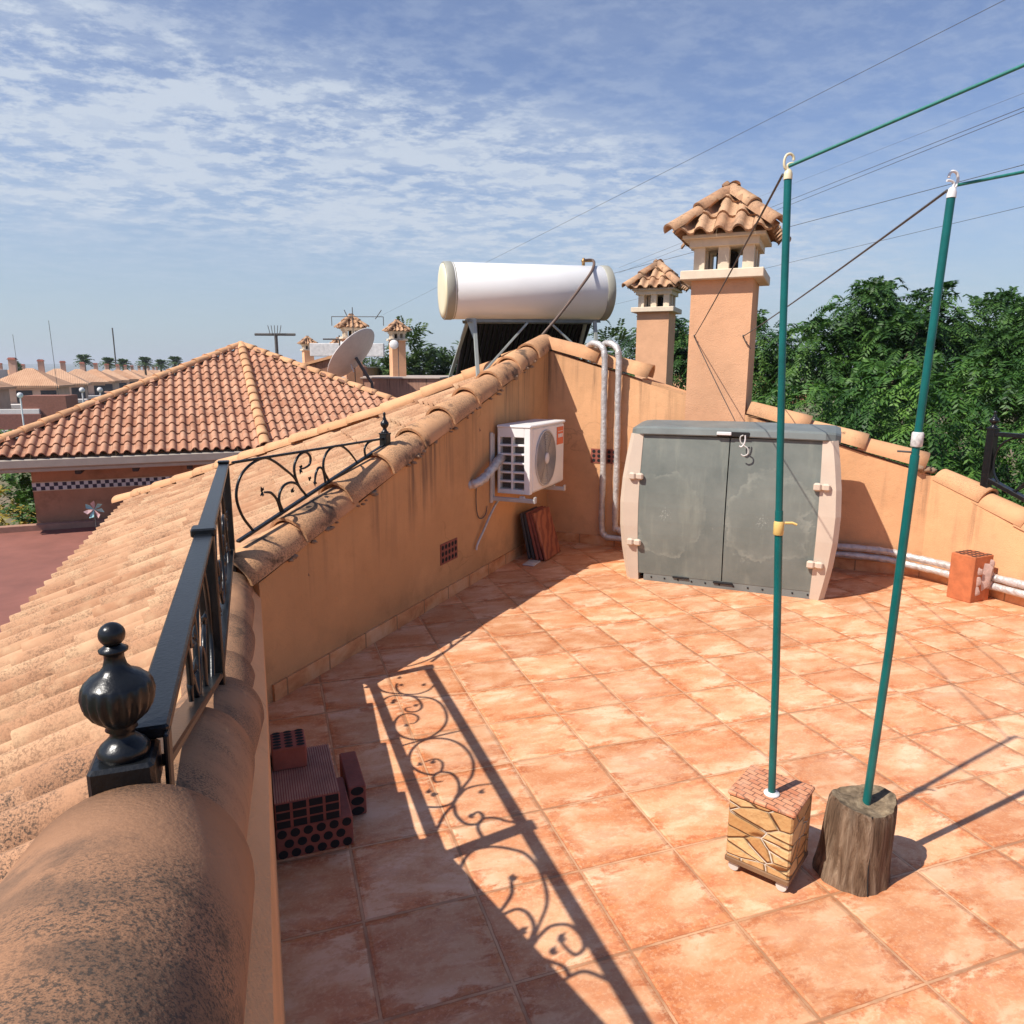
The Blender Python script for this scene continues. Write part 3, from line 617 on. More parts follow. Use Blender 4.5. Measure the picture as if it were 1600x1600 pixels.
RR = thing('iron_railing', 'black iron railing with urn post at the right edge before the trees', 'railing', w3(.4, -.09, .68))
mb = MB(); pc = w3(.365, -.085, 0); mb.bbox(pc + UP * .92, (.055, .055, .50), (D3, N3, UP), .003); mb.bbox(pc + UP * 1.172, (.062, .062, .012), (D3, N3, UP), .003); part('post', mb, M_IRON, RR)
part('finial', MB().lathe([(r * 1.15, z * .95) for r, z in prof], pc + UP * 1.178, n=20), M_IRON, RR)
mb = MB(); bar(mb, w3(.37, -.085, 1.135), w3(1.9, -.085, 1.135), .042, .03, N3); part('top_rail', mb, M_IRON, RR)
mb = MB(); bar(mb, w3(.37, -.085, .815), w3(1.3, -.085, .46), .05, .03, N3); bar(mb, w3(1.3, -.085, .46), w3(1.9, -.085, .46), .05, .03, N3); part('bottom_rail', mb, M_IRON, RR)
mb = MB(); mb.bbox(w3(1.9, -.085, .77), (.05, .05, .78), (D3, N3, UP), .003); part('post', mb, M_IRON, RR)
def w3r(a, o, z): return w3(.36 + a, -.085 + o, z)
cs = [[(.11,.77),(.05,.86),(.04,.95),(.06,1.04),(.12,1.10),(.2,1.125)], [(.2,.73),(.25,.8),(.31,.87),(.36,.93),(.40,1.0)], [(.16,.75),(.22,.76),(.28,.80),(.34,.80),(.38,.74),(.37,.68),(.34,.665)], [(.4,1.0),(.5,1.09),(.62,1.08),(.68,.98),(.62,.86),(.5,.84),(.46,.9),(.5,.96)], [(.7,.6),(.72,.8),(.82,1.0),(.95,1.12)]]
scrolls(w3r, cs, RR, .008)

M_CHT = tilemat('chimney_cap_tile', (.42, .225, .125), (.58, .355, .21), (.52, .32, .18), (.12, .075, .05), .6, (.05, .035, .028), 1.6, 120, (.38, .58), .35)
# ------------------------------------------------------------------ chimneys
def chimney(bz, loc_fn, root, sh_top=2.29):
    """loc_fn(a, b, z): a along the front, b into depth; front width .485, depth .50"""
    ax = (loc_fn(1, 0, 0) - loc_fn(0, 0, 0), loc_fn(0, 1, 0) - loc_fn(0, 0, 0), UP); W, D = .485, .52
    cx = lambda z: loc_fn(W / 2, D / 2, z)
    mb = MB(); mb.box(cx((bz + sh_top) / 2), (W, D, sh_top - bz), ax); mb.uv = lambda p: (0, 1); part('shaft', mb, M_PLASTER_F, root)
    mb = MB(); mb.bbox(cx(sh_top + .036), (W + .16, D + .16, .072), ax, .006); part('ledge', mb, M_PALE, root)
    z0 = sh_top + .072; z1 = z0 + .185
    for (a, b) in ((0, 0), (1, 0), (2, 0), (0, 1), (2, 1), (0, 2), (1, 2), (2, 2)):
        mb = MB(); c = loc_fn(.052 + a * (W - .104) / 2, .052 + b * (D - .104) / 2, (z0 + z1) / 2); mb.box(c, (.086, .086, z1 - z0), ax); part('pillar', mb, M_PALE, root)
    mb = MB(); mb.box(loc_fn(W / 2, D / 2, (z0 + z1) / 2 - .01), (.16, .16, z1 - z0 - .02), ax); part('flue', mb, M_DARK, root)
    mb = MB(); mb.box(cx(z1 + .030), (W + .05, D + .05, .060), ax); mb.box(cx(z1 + .072), (W + .15, D + .15, .024), ax); part('upper_ledge', mb, M_PALE, root)
    zr = z1 + .086; H = .36; hw = W / 2 + .125; hd = D / 2 + .125; ctr = loc_fn(W / 2, D / 2, 0)
    mb = MB(); pts = [ctr + ax[0] * (i * (hw - .05)) + ax[1] * (j * (hd - .05)) + UP * zr for i, j in ((-1, -1), (1, -1), (1, 1), (-1, 1))]; mb.add(pts + [ctr + UP * (zr + H - .06)], [(0, 1, 4), (1, 2, 4), (2, 3, 4), (3, 0, 4), (3, 2, 1, 0)]); part('roof_core', mb, M_MORTAR, root)
    mb = MB()
    for q in range(4):
        e, f = (ax[0], ax[1]) if q % 2 == 0 else (ax[1], ax[0]); sg = -1 if q in (0, 3) else 1; he, hf = (hw, hd) if q % 2 == 0 else (hd, hw)
        if q == 1: sg = 1
        if q == 2: sg = 1
        if q == 3: sg = -1
        # q0 front(-b), q1 right(+a), q2 back(+b), q3 left(-a)
        outv = f * sg; eav = e if (e.cross(-outv)).z > 0 else -e
        base = ctr + outv * hf + UP * (zr - .01); upv = (-outv * hf + UP * H); sl = upv.length; upv.normalize()
        nc = 5; ptc = 2 * he / nc
        def ins(x, y, he=he, sl=sl): return abs(x - he) < he * (1 - (y - .14) / sl) + .0
        tile_field(mb, base - eav * he, eav, upv, nc, 3, ins, ptc, sl / 2.6, .02, q + 3, 1.15)
    part('roof_tiles', mb, M_CHT, root)
    mb = MB(); ap = ctr + UP * (zr + H + .015)
    for i, j in ((-1, -1), (1, -1), (1, 1), (-1, 1)):
        lo = ctr + ax[0] * (i * (hw + .02)) + ax[1] * (j * (hd + .02)) + UP * (zr + .012); ridge(mb, lo, ap, .070, .32, seed=q + i * 2 + j, amax=88, taper=.92, lift=.02)
    mb.lump(ap + UP * .015, .065, 4, (1, 1, .7)); part('hip_tiles', mb, M_CHT, root)
    return root
CH = thing('chimney', 'tall peach chimney with tiled cap rising from the gable wall behind the shed', 'chimney', w2(1.24, 0, .5), R(-23.25), 'peach chimneys with tiled caps')
chimney(.12, lambda a, b, z: w2(1.236 + a, .003 - b, z), CH)

r0 = R(-23.25)
dup(CH, (1.90, 11.3, .66), r0, 'smaller looking peach chimney standing left of the tall chimney')
dup(CH, (-5.46, 23.6, .78), R(-66), 'tile capped chimney behind the white satellite dish')
dup(CH, (-4.72, 28.1, .92), R(-66), 'tile capped chimney right of the satellite dish carrying a small white antenna')
dup(CH, (-11.5, 40.1, .88), R(-60), 'distant tile capped chimney beside the roof antenna mast')
dup(CH, (-10.3, 42.0, .90), R(-60), 'distant chimney half hidden behind the satellite dish chimney')

# ------------------------------------------------------------------ storage shed
SH = thing('storage_shed', 'low plastic garden storage shed with grey green doors and beige sides', 'shed', w2(1.75, .65, 0))
M_SHG = None
def shed_green():
    k = MT('weathered_green_plastic', .62, 0, .3); o = k.co('World')
    c = k.ramp(k.noise(3.5, 6, .65, o), [(.3, (.122, .140, .126)), (.7, (.185, .202, .178))])
    c = k.mix(k.math('MULTIPLY', k.rng(k.noise(1, 5, .6, k.mp(o, (9, 9, 1.2))), .5, .7), .3), c, (.30, .31, .25))
    for ctr, rr in ((w2(1.30, 1.03, .53), .27), (w2(1.98, 1.03, .53), .30)):
        d = k.nd('ShaderNodeVectorMath', operation='DISTANCE'); k.L.new(o, d.inputs[0]); d.inputs[1].default_value = ctr
        dd = k.math('ADD', d.outputs['Value'], k.math('MULTIPLY_ADD', k.noise(3.6, 5, .62, o), .52, -.26))
        ring = k.math('MULTIPLY', k.rng(dd, rr - .05, rr), k.rng(dd, rr + .012, rr))
        disc = k.math('MULTIPLY', k.rng(dd, rr + .01, rr - .02), .10)
        c = k.mix(disc, c, (.30, .31, .255)); c = k.mix(k.math('MULTIPLY', k.math('MULTIPLY', ring, k.rng(k.noise(6, 4, .6, o), .35, .65)), .30), c, (.40, .41, .34))
        # starburst of cracks round the dent
        sub = k.nd('ShaderNodeVectorMath', operation='SUBTRACT'); k.L.new(o, sub.inputs[0]); sub.inputs[1].default_value = ctr; nz = k.nd('ShaderNodeVectorMath', operation='NORMALIZE'); k.L.new(sub.outputs[0], nz.inputs[0])
        ray = k.rng(k.noise(4.2, 1, .5, nz.outputs[0]), .58, .64); st = k.math('MULTIPLY', ray, k.rng(d.outputs['Value'], .07, .010)); core = k.rng(d.outputs['Value'], .020, .006)
        c = k.mix(k.math('MAXIMUM', k.math('MULTIPLY', st, .38), k.math('MULTIPLY', core, .7)), c, (.62, .63, .56))
    k.col(c); k.bump(k.noise(220, 2, .5, o), .12, .003); k.bump(k.noise(5, 4, .6, o), .12, .012); return k.m
M_SHG = shed_green()
M_SHB = plain('beige_plastic', (.55, .445, .345), .6, var=.07, scale=4, bump=.1)
M_SHL = plain('grey_green_lid_plastic', (.155, .170, .158), .5, var=.18, scale=5)
SL0, SL1 = 1.05, 2.43          # width along the wall
def bulge(z): t = z / 1.1; return .070 * math.sin(PI * min(max(t, 0), 1) * .92 + .10)
def shed():
    zs = [.0, .10, .25, .42, .6, .78, .95, 1.108]
    fo = lambda z: .955 + bulge(z) * .75
    for (sgn, s_in, s_out, nm) in ((-1, SL0 + .062, SL0 - .03, 'side_panel'), (1, SL1 - .11, SL1 - .02, 'side_panel')):
        mb = MB(); vs = []
        for z in zs:
            so = s_out + sgn * bulge(z) * .95; f = fo(z)
            si = s_in + sgn * bulge(z) * .18
            vs += [w2(si, f + .004, z), w2(so - sgn * .035, f + .010, z), w2(so, f - .03, z), w2(so, .62, z), w2(so - sgn * .02, .32, z), w2(si, .32, z)]
        n = 6; fs = []
        for i in range(len(zs) - 1):
            for k in range(n): a, b = i * n + k, i * n + (k + 1) % n; fs.append((a, b, b + n, a + n) if sgn < 0 else (b, a, a + n, b + n))
        fs.append(tuple(range(n))); fs.append(tuple(range((len(zs) - 1) * n, len(zs) * n))); mb.add(vs, fs, False); part(nm, mb, M_SHB, SH)
    mid = (SL0 + SL1) / 2 - .015
    doors = []
    for (a0, a1, gl, gr) in ((SL0 + .060, mid - .004, 1, 0), (mid + .004, SL1 - .108, 0, 1)):
        mb = MB(); vs = []; zz = [.055 + (1.102 - .055) * i / 10 for i in range(11)]
        for z in zz:
            l = a0 - (bulge(z) * .18 if gl else 0); r_ = a1 + (bulge(z) * .18 if gr else 0); f = fo(z)
            vs += [w2(l, f, z), w2(r_, f, z), w2(r_, f - .03, z), w2(l, f - .03, z)]
        fs = []
        for i in range(10):
            a = 4 * i
            for k in range(4): b = a + (k + 1) % 4; fs.append((a + k, b, b + 4, a + k + 4))
        fs += [(3, 2, 1, 0), (40, 41, 42, 43)]; mb.add(vs, fs); doors.append(part('door', mb, M_SHG, SH))
    for di, s, zh in ((0, SL0 + .045, .80), (0, SL0 + .045, .30), (1, SL1 - .105, .80), (1, SL1 - .105, .26)):
        mb = MB(); f = fo(zh) + .022
        s += (-1 if di == 0 else 1) * bulge(zh) * .3
        mb.bbox(w2(s - .028, f, zh), (.05, .035, .055), (D2, N2, UP), .014); mb.bbox(w2(s + .028, f, zh), (.05, .035, .050), (D2, N2, UP), .014); mb.bbox(w2(s, f - .006, zh), (.10, .02, .038), (D2, N2, UP), .008); part('hinge', mb, M_SHB, SH)
    # lid with a rolled front lip and chamfered corners
    mb = MB(); vs = []
    sec = [(.984, 1.106), (.988, 1.114), (.980, 1.152), (.962, 1.165), (.62, 1.192), (.30, 1.17), (.30, 1.11), (.62, 1.10)]
    cols = [(SL0 - .040, .88, -.02), (SL0 + .0, .95, -.006), (SL0 + .06, 1, 0), (mid, 1.0, .006), (SL1 - .09, 1, 0), (SL1 - .03, .95, -.006), (SL1 + .005, .88, -.02)]
    for (s, k, dz) in cols:
        for (o, z) in sec: vs.append(w2(s, .3 + (o - .3) * k, z + dz))
    n = len(sec); fs = []
    for i in range(len(cols) - 1):
        for k in range(n): a, b = i * n + k, i * n + (k + 1) % n; fs.append((a, b, b + n, a + n))
    fs += [tuple(range(n - 1, -1, -1)), tuple(range((len(cols) - 1) * n, len(cols) * n))]; mb.add(vs, fs); lid = part('lid', mb, M_SHL, SH)
    mb = MB(); mb.bbox(w2(mid + .02, .987, 1.130), (.22, .012, .034), (D2, N2, UP), .008); lt = part('latch', mb, M_DARK, lid)
    mb = MB(); mb.bbox(w2(mid - .04, .997, 1.134), (.10, .012, .024), (D2, N2, UP), .006); part('latch_handle', mb, M_HOOKW, SH)
    mb = MB(); mb.box(w2((SL0 + SL1) / 2, .940, .028), (SL1 - SL0 - .2, .05, .056), (D2, N2, UP)); part('sill', mb, M_SHL, SH)
    mb = MB()
    for i in range(12): mb.bbox(w2(SL0 + .16 + i * .1, .967, .03), (.012, .008, .012), (D2, N2, UP), .003)
    mb.bbox(w2(SL0 + .38, .97, .05), (.12, .02, .014), (D2, N2, UP), .004); mb.bbox(w2(mid + .01, .97, .045), (.14, .02, .014), (D2, N2, UP), .004); part('bolt', mb, M_DARK, SH)
    mb = MB(); mb.box(w2((SL0 + SL1) / 2, .33, .55), (SL1 - SL0 - .05, .03, 1.1), (D2, N2, UP)); part('back_panel', mb, M_SHB, SH)
    mb = MB(); c = w2(mid + .105, 1.030, 0)
    S = lambda x, z: c + D2 * x + UP * z
    mb.tube(sweep_pts([S(-.012, 1.13), S(-.03, 1.118), S(-.028, 1.085), S(-.005, 1.06), S(.022, 1.04), S(.026, 1.005), S(.0, .988), S(-.02, .998)], 6), .0045, 7); part('hook', mb, M_GREYW, SH)
    mb = MB(); mb.tube(sweep_pts([S(.0, 1.13), S(.002, 1.10), S(-.004, 1.07), S(-.02, 1.05), S(-.035, 1.055)], 5), .005, 7); part('hook', mb, M_HOOKW, SH)
shed()

# ------------------------------------------------------------------ air conditioner
AC = thing('air_conditioner', 'white outdoor air conditioning unit on wall brackets', 'air conditioner', w1(-.8, .03, .62))
def aircon():
    a0, a1, o0, o1, z0, z1 = -1.20, -.42, .035, .305, .63, 1.14; c = w1((a0 + a1) / 2, (o0 + o1) / 2, (z0 + z1) / 2)
    # shell built as a frame so that the side grille is really open
    mb = MB(); mb.bbox(w1(a0 + .05 + (a1 - a0 - .05) / 2, (o0 + o1) / 2, (z0 + z1) / 2), (a1 - a0 - .05, o1 - o0, z1 - z0), (D1, N1, UP), .018); body = part('body', mb, M_WHITE, AC)
    mb = MB(); mb.bbox(w1((a0 + a1) / 2, (o0 + o1) / 2, z1 + .006), (a1 - a0 + .012, o1 - o0 + .012, .022), (D1, N1, UP), .009); part('top_cover', mb, M_WHITE, AC)
    mb = MB(); nz = 6; nx = 2; W = o1 - o0; H = z1 - z0 - .012; m = .028; gx = .016; gz = .016; ztop = z1 - .075; zb = z0 + .035; ch = (ztop - zb - gz * (nz - 1)) / nz; cw = (W - .04 - m - gx) / nx
    ox = [o0 + m * .7, o0 + m * .7 + cw, o0 + m * .7 + cw + gx, o0 + m * .7 + 2 * cw + gx]
    def slab(oa, ob, za, zb_): mb.bbox(w1(a0 + .026, (oa + ob) / 2, (za + zb_) / 2), (.052, ob - oa, zb_ - za), (D1, N1, UP), .003)
    slab(o0, ox[0], z0, z1 - .004); slab(ox[3], o1, z0, z1 - .004); slab(ox[1], ox[2], zb, ztop); slab(ox[0], ox[3], ztop, z1 - .004); slab(ox[0], ox[3], z0, zb)
    for i in range(1, nz):
        zz = zb + i * ch + (i - 1) * gz; slab(ox[0], ox[1], zz, zz + gz); slab(ox[2], ox[3], zz, zz + gz)
    part('side_grille', mb, M_WHITE, AC)
    mb = MB(); mb.box(w1(a0 + .0515, (ox[0] + ox[3]) / 2, (zb + ztop) / 2), (.003, ox[3] - ox[0] - .002, ztop - zb - .002), (D1, N1, UP))
    for i in range(30): mb.box(w1(a0 + .048, ox[0] + .012 + i * (ox[3] - ox[0] - .03) / 29, (zb + ztop) / 2), (.006, .0022, ztop - zb - .01), (D1, N1, UP))
    part('coil', mb, M_GRILLE, AC)
    fc = w1(a0 + .33, o1 + .001, (z0 + z1) / 2 - .005); rad = .222; mb = MB()
    mb.lathe([(rad, -.004), (rad + .004, .006), (rad + .002, .010), (rad - .010, .010), (rad - .012, .003)], fc, (D1, UP, N1), 48); part('fan_ring', mb, M_GREYW, AC)
    mb = MB(); mb.lathe([(rad - .008, .0012), (.01, .0012)], fc, (D1, UP, N1), 40); part('fan_shade_disc', mb, plain('fan_shadow_grey', (.10, .088, .075), .7), AC)  # flat grey disc, the shade inside the fan housing painted on
    mb = MB()
    for i in range(9): r_ = .05 + i * .0195; mb.tube([fc + D1 * (r_ * math.cos(q * 2 * PI / 40)) + UP * (r_ * math.sin(q * 2 * PI / 40)) + N1 * .011 for q in range(41)], .0032, 5, False)
    for q in range(8): an = q * PI / 4 + .2; mb.tube([fc + (D1 * math.cos(an) + UP * math.sin(an)) * .045 + N1 * .009, fc + (D1 * math.cos(an) + UP * math.sin(an)) * (rad - .006) + N1 * .009], .003, 5)
    part('fan_guard', mb, plain('guard_light_grey', (.36, .33, .29), .5), AC)
    mb = MB(); mb.lathe([(.044, .008), (.044, .016), (.038, .020), (.005, .021)], fc, (D1, UP, N1), 24); part('fan_hub', mb, M_HOOKW, AC)
    lab = MB(); lc = w1(a1 - .115, o1 + .0025, z1 - .105); lab.bbox(lc, (.155, .004, .145), (D1, N1, UP), .012); lb = part('badge', lab, plain('orange_badge', (.72, .13, .04), .5, var=.05), AC)
    lab = MB()
    for k, wd in ((-2, .018), (-1, .012), (0, .018), (1, .014), (2, .018)): lab.box(lc + N1 * .0032 + D1 * (k * .022), (wd, .002, .030), (D1, N1, UP))
    lab.box(lc + N1 * .0032 + UP * .036, (.11, .002, .004), (D1, N1, UP)); part('lettering', lab, M_WHITE, lb)
    for s in (-1.17, -.50):
        mb = MB(); mb.bbox(w1(s - .09, .012, .83), (.032, .018, .54), (D1, N1, UP), .003); mb.bbox(w1(s - .05, .012, .83), (.018, .012, .52), (D1, N1, UP), .003)
        mb.bbox(w1(s - .07, .19, .592), (.036, .36, .030), (D1, N1, UP), .004); mb.bbox(w1(s - .07, .26, .614), (.03, .04, .018), (D1, N1, UP), .003); mb.bbox(w1(s - .07, .365, .600), (.042, .012, .05), (D1, N1, UP), .004); part('bracket', mb, M_GREYW, AC)
aircon()
M_FOIL = None
def foil():
    k = MT('crinkled_pipe_wrap', .42, .35, .5); o = k.co('World'); n = k.noise(24, 4, .6, o)
    k.col(k.ramp(n, [(.3, (.42, .38, .35)), (.7, (.66, .63, .60))])); k.bump(k.noise(34, 4, .65, o), .8, .012); return k.m
M_FOIL = foil()
mb = MB(); pts = sweep_pts([w1(-1.60, -.02, .745), w1(-1.57, .04, .76), w1(-1.48, .07, .80), w1(-1.34, .075, .865), w1(-1.20, .06, .90), w1(-1.12, .045, .90)], 6); mb.tube(pts, [.034 + .004 * math.sin(i * 1.9) for i in range(len(pts))], 12); part('insulated_line', mb, M_FOIL, AC)
mb = MB(); mb.tube(sweep_pts([w1(-1.20, .05, .58), w1(-1.24, .035, .54), w1(-1.33, .03, .47), w1(-1.44, .03, .38), w1(-1.53, .022, .295), w1(-1.545, .018, .25)], 6), .009, 8); part('drain_hose', mb, M_FOIL, AC)
mb = MB(); mb.tube(sweep_pts([w1(-1.52, .01, .74), w1(-1.53, .012, .60), w1(-1.50, .012, .50), w1(-1.44, .012, .47), w1(-1.37, .012, .49), w1(-1.34, .012, .55)], 6), .004, 6); part('cable', mb, M_GUY, AC)

# ------------------------------------------------------------------ insulated pipes
def pipe_pts(off, z, s):
    return [w2(s - .30, -.35, 1.55), w2(s - .22, -.12, 1.74), w2(s - .12, .0, 1.80), w2(s - .02, .06, 1.765), w2(s + .01, .07, 1.66), w2(s + .012, .062, 1.3), w2(s + .02, .06, .7), w2(s + .022, .062, .22), w2(s + .05, .065, .11 + z), w2(s + .15, .07, .09 + z), w2(1.2, .07, .10 + z), w2(2.0, .07, .115 + z), w2(2.55, .07, .135 + z), w2(2.85, .075, .13 + z), w2(3.00, .10, .11 + z)]
for i, (s, z, lab) in enumerate(((.53, .0, 'silver wrapped pipe nearest the corner bending down behind the shed'), (.655, .062, 'silver wrapped pipe closest to the shed bending over the wall'))):
    pts = pipe_pts(0, z, s) + [w3(.22, .09, .105 + z), w3(.6, .07, .10 + z), w3(1.2, .065, .105 + z), w3(2.2, .065, .105 + z)]
    pts = sweep_pts(pts, 8); rr = [.0275 + .0018 * math.sin(k * 1.3 + i) + .0012 * math.sin(k * 3.1) for k in range(len(pts))]
    mb = MB().tube(pts, rr, 12); single('insulated_pipe', mb, M_FOIL, lab, 'pipe', 'silver wrapped pipes on the sunlit wall')

# ------------------------------------------------------------------ things leaning in the corner
M_SLATE = plain('dark_tile_back', (.05, .045, .045), .7, var=.2)
M_REDT = MT('red_brown_marble_tile', .45)
_w = M_REDT.nd('ShaderNodeTexWave'); _w.inputs['Scale'].default_value = 7; _w.inputs['Distortion'].default_value = 6; M_REDT.L.new(M_REDT.co(), _w.inputs['Vector'])
M_REDT.col(M_REDT.ramp(_w.outputs['Fac'], [(.2, (.22, .055, .03)), (.6, (.38, .12, .06))])); M_REDT = M_REDT.m
labs = ['dark spare floor tile nearest the wall in the leaning pile under the air conditioner', 'second spare tile from the wall leaning under the air conditioner', 'middle spare tile of the leaning pile under the air conditioner', 'thick red brown tile just behind the outermost one of the leaning pile', 'outermost red brown spare tile with wavy veins leaning under the air conditioner']
for i in range(5):
    tl = R(12 + i * 1.2); ax = (D1, (N1 * math.cos(tl) + UP * math.sin(tl)), (UP * math.cos(tl) - N1 * math.sin(tl)))
    th = .022; base = w1(-.62 + .006 * i, .135 + i * .034, .004); c = base + ax[2] * .205 + ax[1] * (th / 2) + UP * .0
    mb = MB().bbox(c, (.36 - (i % 2) * .01, th, .41 - (.02 if i < 2 else 0)), ax, .004); single('spare_tile', mb, M_SLATE if i < 2 else (M_BRICKD if i < 4 else M_REDT), labs[i], 'tile', 'spare tiles leaning under the air conditioner')
mb = MB().bbox(w1(-.88, .20, .007), (.16, .10, .012), (D1, N1, UP), .004); mb.bbox(w1(-.88, .20, .014), (.05, .05, .004), (D1, N1, UP), .002)
single('floor_drain', mb, M_GREYW, 'small grey floor drain cover beside the leaning tiles', 'drain')

# ------------------------------------------------------------------ hollow bricks
def holes(mb, c, ex, ey, n, xs, r, nk=12, hexa=False):  # draws flat faces on the clay, without any recess
    for (x, y) in xs:
        k = nk; p = c + ex * x + ey * y + n * .0012
        if r[0] == 'r': mb.add([p + ex * (r[1] * a) + ey * (r[2] * b) for a, b in ((-1, -1), (1, -1), (1, 1), (-1, 1))], [(0, 1, 2, 3)])
        else: mb.add([p + ex * (r[1] * math.cos(2 * PI * q / k)) + ey * (r[2] * math.sin(2 * PI * q / k)) for q in range(k)], [tuple(range(k))])
BX = V(math.cos(R(20.5)), math.sin(R(20.5)), 0); BY = V(-math.sin(R(20.5)), math.cos(R(20.5)), 0)
def brick(name, lab, c, sz, mat, face, pat, grp=None, ax=None, rib=None):
    """c = base centre; face: 'front' (-BY) or 'top'; pat = (nx, ny, kind, stagger)"""
    ax = ax or (BX, BY, UP); c = Vector(c); t = thing(name, lab, 'brick', c, 0, grp); mid = c + UP * (sz[2] / 2)
    b = MB().bbox(mid, sz, ax, .004); rb = MB()
    if rib:
        for i in range(rib): x = -sz[0] / 2 + (i + .5) * sz[0] / rib; rb.box(mid + ax[0] * x + UP * (sz[2] / 2 + .0015), (sz[0] / rib * .62, sz[1] * .985, .004), ax)
    part('body', b, mat, t); h = MB()
    if rib: part('ribbed_face', rb, plain('pinkish_ribbed_clay', (.40, .20, .14), .9, var=.2, scale=14), t)
    nx, ny, kind, stag = pat
    if face == 'front': fc, ex, ey, n, W, H = mid - ax[1] * (sz[1] / 2), ax[0], UP, -ax[1], sz[0], sz[2]
    else: fc, ex, ey, n, W, H = mid + UP * (sz[2] / 2), ax[0], ax[1], UP, sz[0], sz[1]
    px, py = W / nx, H / ny; xs = []
    for j in range(ny):
        for i in range(nx - (1 if stag and j % 2 else 0)): xs.append((-W / 2 + px * (i + .5 + (.5 if stag and j % 2 else 0)), -H / 2 + py * (j + .5)))
    holes(h, fc, ex, ey, n, xs, ('r', px * .41, py * .40) if kind == 'r' else ('c', px * .37, py * .43)); part('hole', h, M_DARK, t)  # black shapes paint the shade inside the brick hollows
    return t
PO = lambda x, y, z=0: V(-.637, 2.096, 0) + BX * x + BY * y + UP * z    # x along the front of the pile, y away from the viewer
G = 'hollow bricks piled against the left parapet'
brick('hollow_brick', 'hollow brick with rows of round holes, bottom of the pile by the left parapet', PO(-.002, .125), (.245, .25, .108), M_BRICKD, 'front', (6, 3, 'c', True), G)
brick('hollow_brick', 'hollow brick with oblong holes and ribbed top, lying on the bottom brick of the pile', PO(-.020, .165, .1085), (.205, .33, .092), M_BRICKD, 'front', (4, 3, 'r', False), G, rib=26)
brick('hollow_brick', 'small perforated brick on top of the pile by the left parapet', PO(-.060, .255, .2035), (.115, .125, .082), M_BRICKD, 'top', (3, 6, 'c', False), G)
brick('hollow_brick', 'plain sided brick standing on the floor right of the pile by the left parapet', PO(.158, .28), (.062, .25, .115), M_BRICKD, 'front', (1, 3, 'c', False), G)
BRX = V(math.cos(R(24.6)), math.sin(R(24.6)), 0); BRY = V(-math.sin(R(24.6)), math.cos(R(24.6)), 0)
q = V(3.149, 4.72, 0); e1 = V(.189, .087, 0).normalized(); e2 = V(-.05, .19, 0).normalized(); e2 = V(-e1.y, e1.x, 0)
bt = brick('hollow_brick', 'single orange hollow brick standing on end by the right wall', q + e1 * .10 + e2 * .085, (.20, .17, .325), M_BRICK, 'top', (5, 4, 'c', True), ax=(e1, e2, UP))
mb = MB(); mb.lump(q + e1 * .11 - e2 * .0005 + UP * .18, .09, 6, (.75, .05, 1.3)); 
for i in range(6): mb.lump(q + e1 * (.05 + .12 * (i % 2)) + e2 * .001 + UP * (.08 + .035 * i), .035, i, (1, .12, 1))
part('mortar_patch', mb, plain('pinkish_mortar', (.52, .36, .30), .95, var=.2, scale=30, bump=.6), bt)

# ------------------------------------------------------------------ clothes line posts
def crazy_stone():
    k = MT('crazy_paving_stone', .75); o = k.mp(k.co(), (.75, .75, 1.7), (0, 0, 0), (R(28), R(-24), R(12))); wv = k.nd('ShaderNodeVectorMath', operation='MULTIPLY_ADD')
    n = k.nd('ShaderNodeTexNoise'); n.inputs['Scale'].default_value = 9; k.L.new(o, n.inputs['Vector']); k.L.new(n.outputs['Color'], wv.inputs[0]); wv.inputs[1].default_value = (.022, .022, .022); k.L.new(o, wv.inputs[2])
    cell = k.voro(14, wv.outputs[0], 'F1', 1); dist = k.voro(14, wv.outputs[0], 'DISTANCE_TO_EDGE', 0)
    cc = k.sep(cell)[0]; c = k.mix(cc, (.46, .24, .085), (.66, .44, .21)); c = k.mix(k.math('MULTIPLY', k.rng(k.noise(28, 5, .65), .45, .7), .6), c, (.42, .20, .07))
    j = k.math('MULTIPLY', k.rng(dist, .030, .010), k.rng(k.noise(14, 3, .6), .30, .46)); c = k.mix(j, c, k.mix(k.rng(k.noise(9, 3), .42, .52), (.72, .66, .56), (.12, .075, .04))); k.col(c)
    k.bump(k.math('ADD', k.rng(dist, .0, .09), k.math('MULTIPLY', k.noise(40), .5)), 1.0, .012); return k.m
def mini_brick():
    k = MT('mosaic_brick_top', .8); b = k.nd('ShaderNodeTexBrick'); b.inputs['Scale'].default_value = 1; b.inputs['Brick Width'].default_value = .036; b.inputs['Row Height'].default_value = .021; b.inputs['Mortar Size'].default_value = .0018
    b.inputs['Color1'].default_value = (.48, .17, .08, 1); b.inputs['Color2'].default_value = (.60, .27, .14, 1); b.inputs['Mortar'].default_value = (.16, .07, .04, 1); k.L.new(k.mp(k.co(), (1, 1, 1), (0, 0, 0), (0, 0, R(50))), b.inputs['Vector'])
    k.col(k.mix(k.math('MULTIPLY', k.rng(k.noise(30), .45, .7), .5), b.outputs['Color'], (.66, .36, .22))); k.bump(b.outputs['Fac'], -.6, .004); return k.m
G = 'clothes line posts on home made bases'
n0 = V(.832, 1.895, 0); eL = V(-.155, .125, 0).normalized(); eR = V(.125, .145, 0).normalized(); eR = V(eL.y, -eL.x, 0)
BXC = n0 + eL * .100 + eR * .096
B1 = thing('clothes_line_post', 'teal clothes line post standing in a stone clad box on castors', 'clothes post', BXC, 0, G)
mb = MB().bbox(BXC + UP * .158, (.196, .188, .216), (eL, eR, UP), .006); st = part('stone_box', mb, crazy_stone(), B1)
mb = MB().bbox(BXC + UP * .272, (.206, .198, .014), (eL, eR, UP), .004); part('brick_top', mb, mini_brick(), B1)
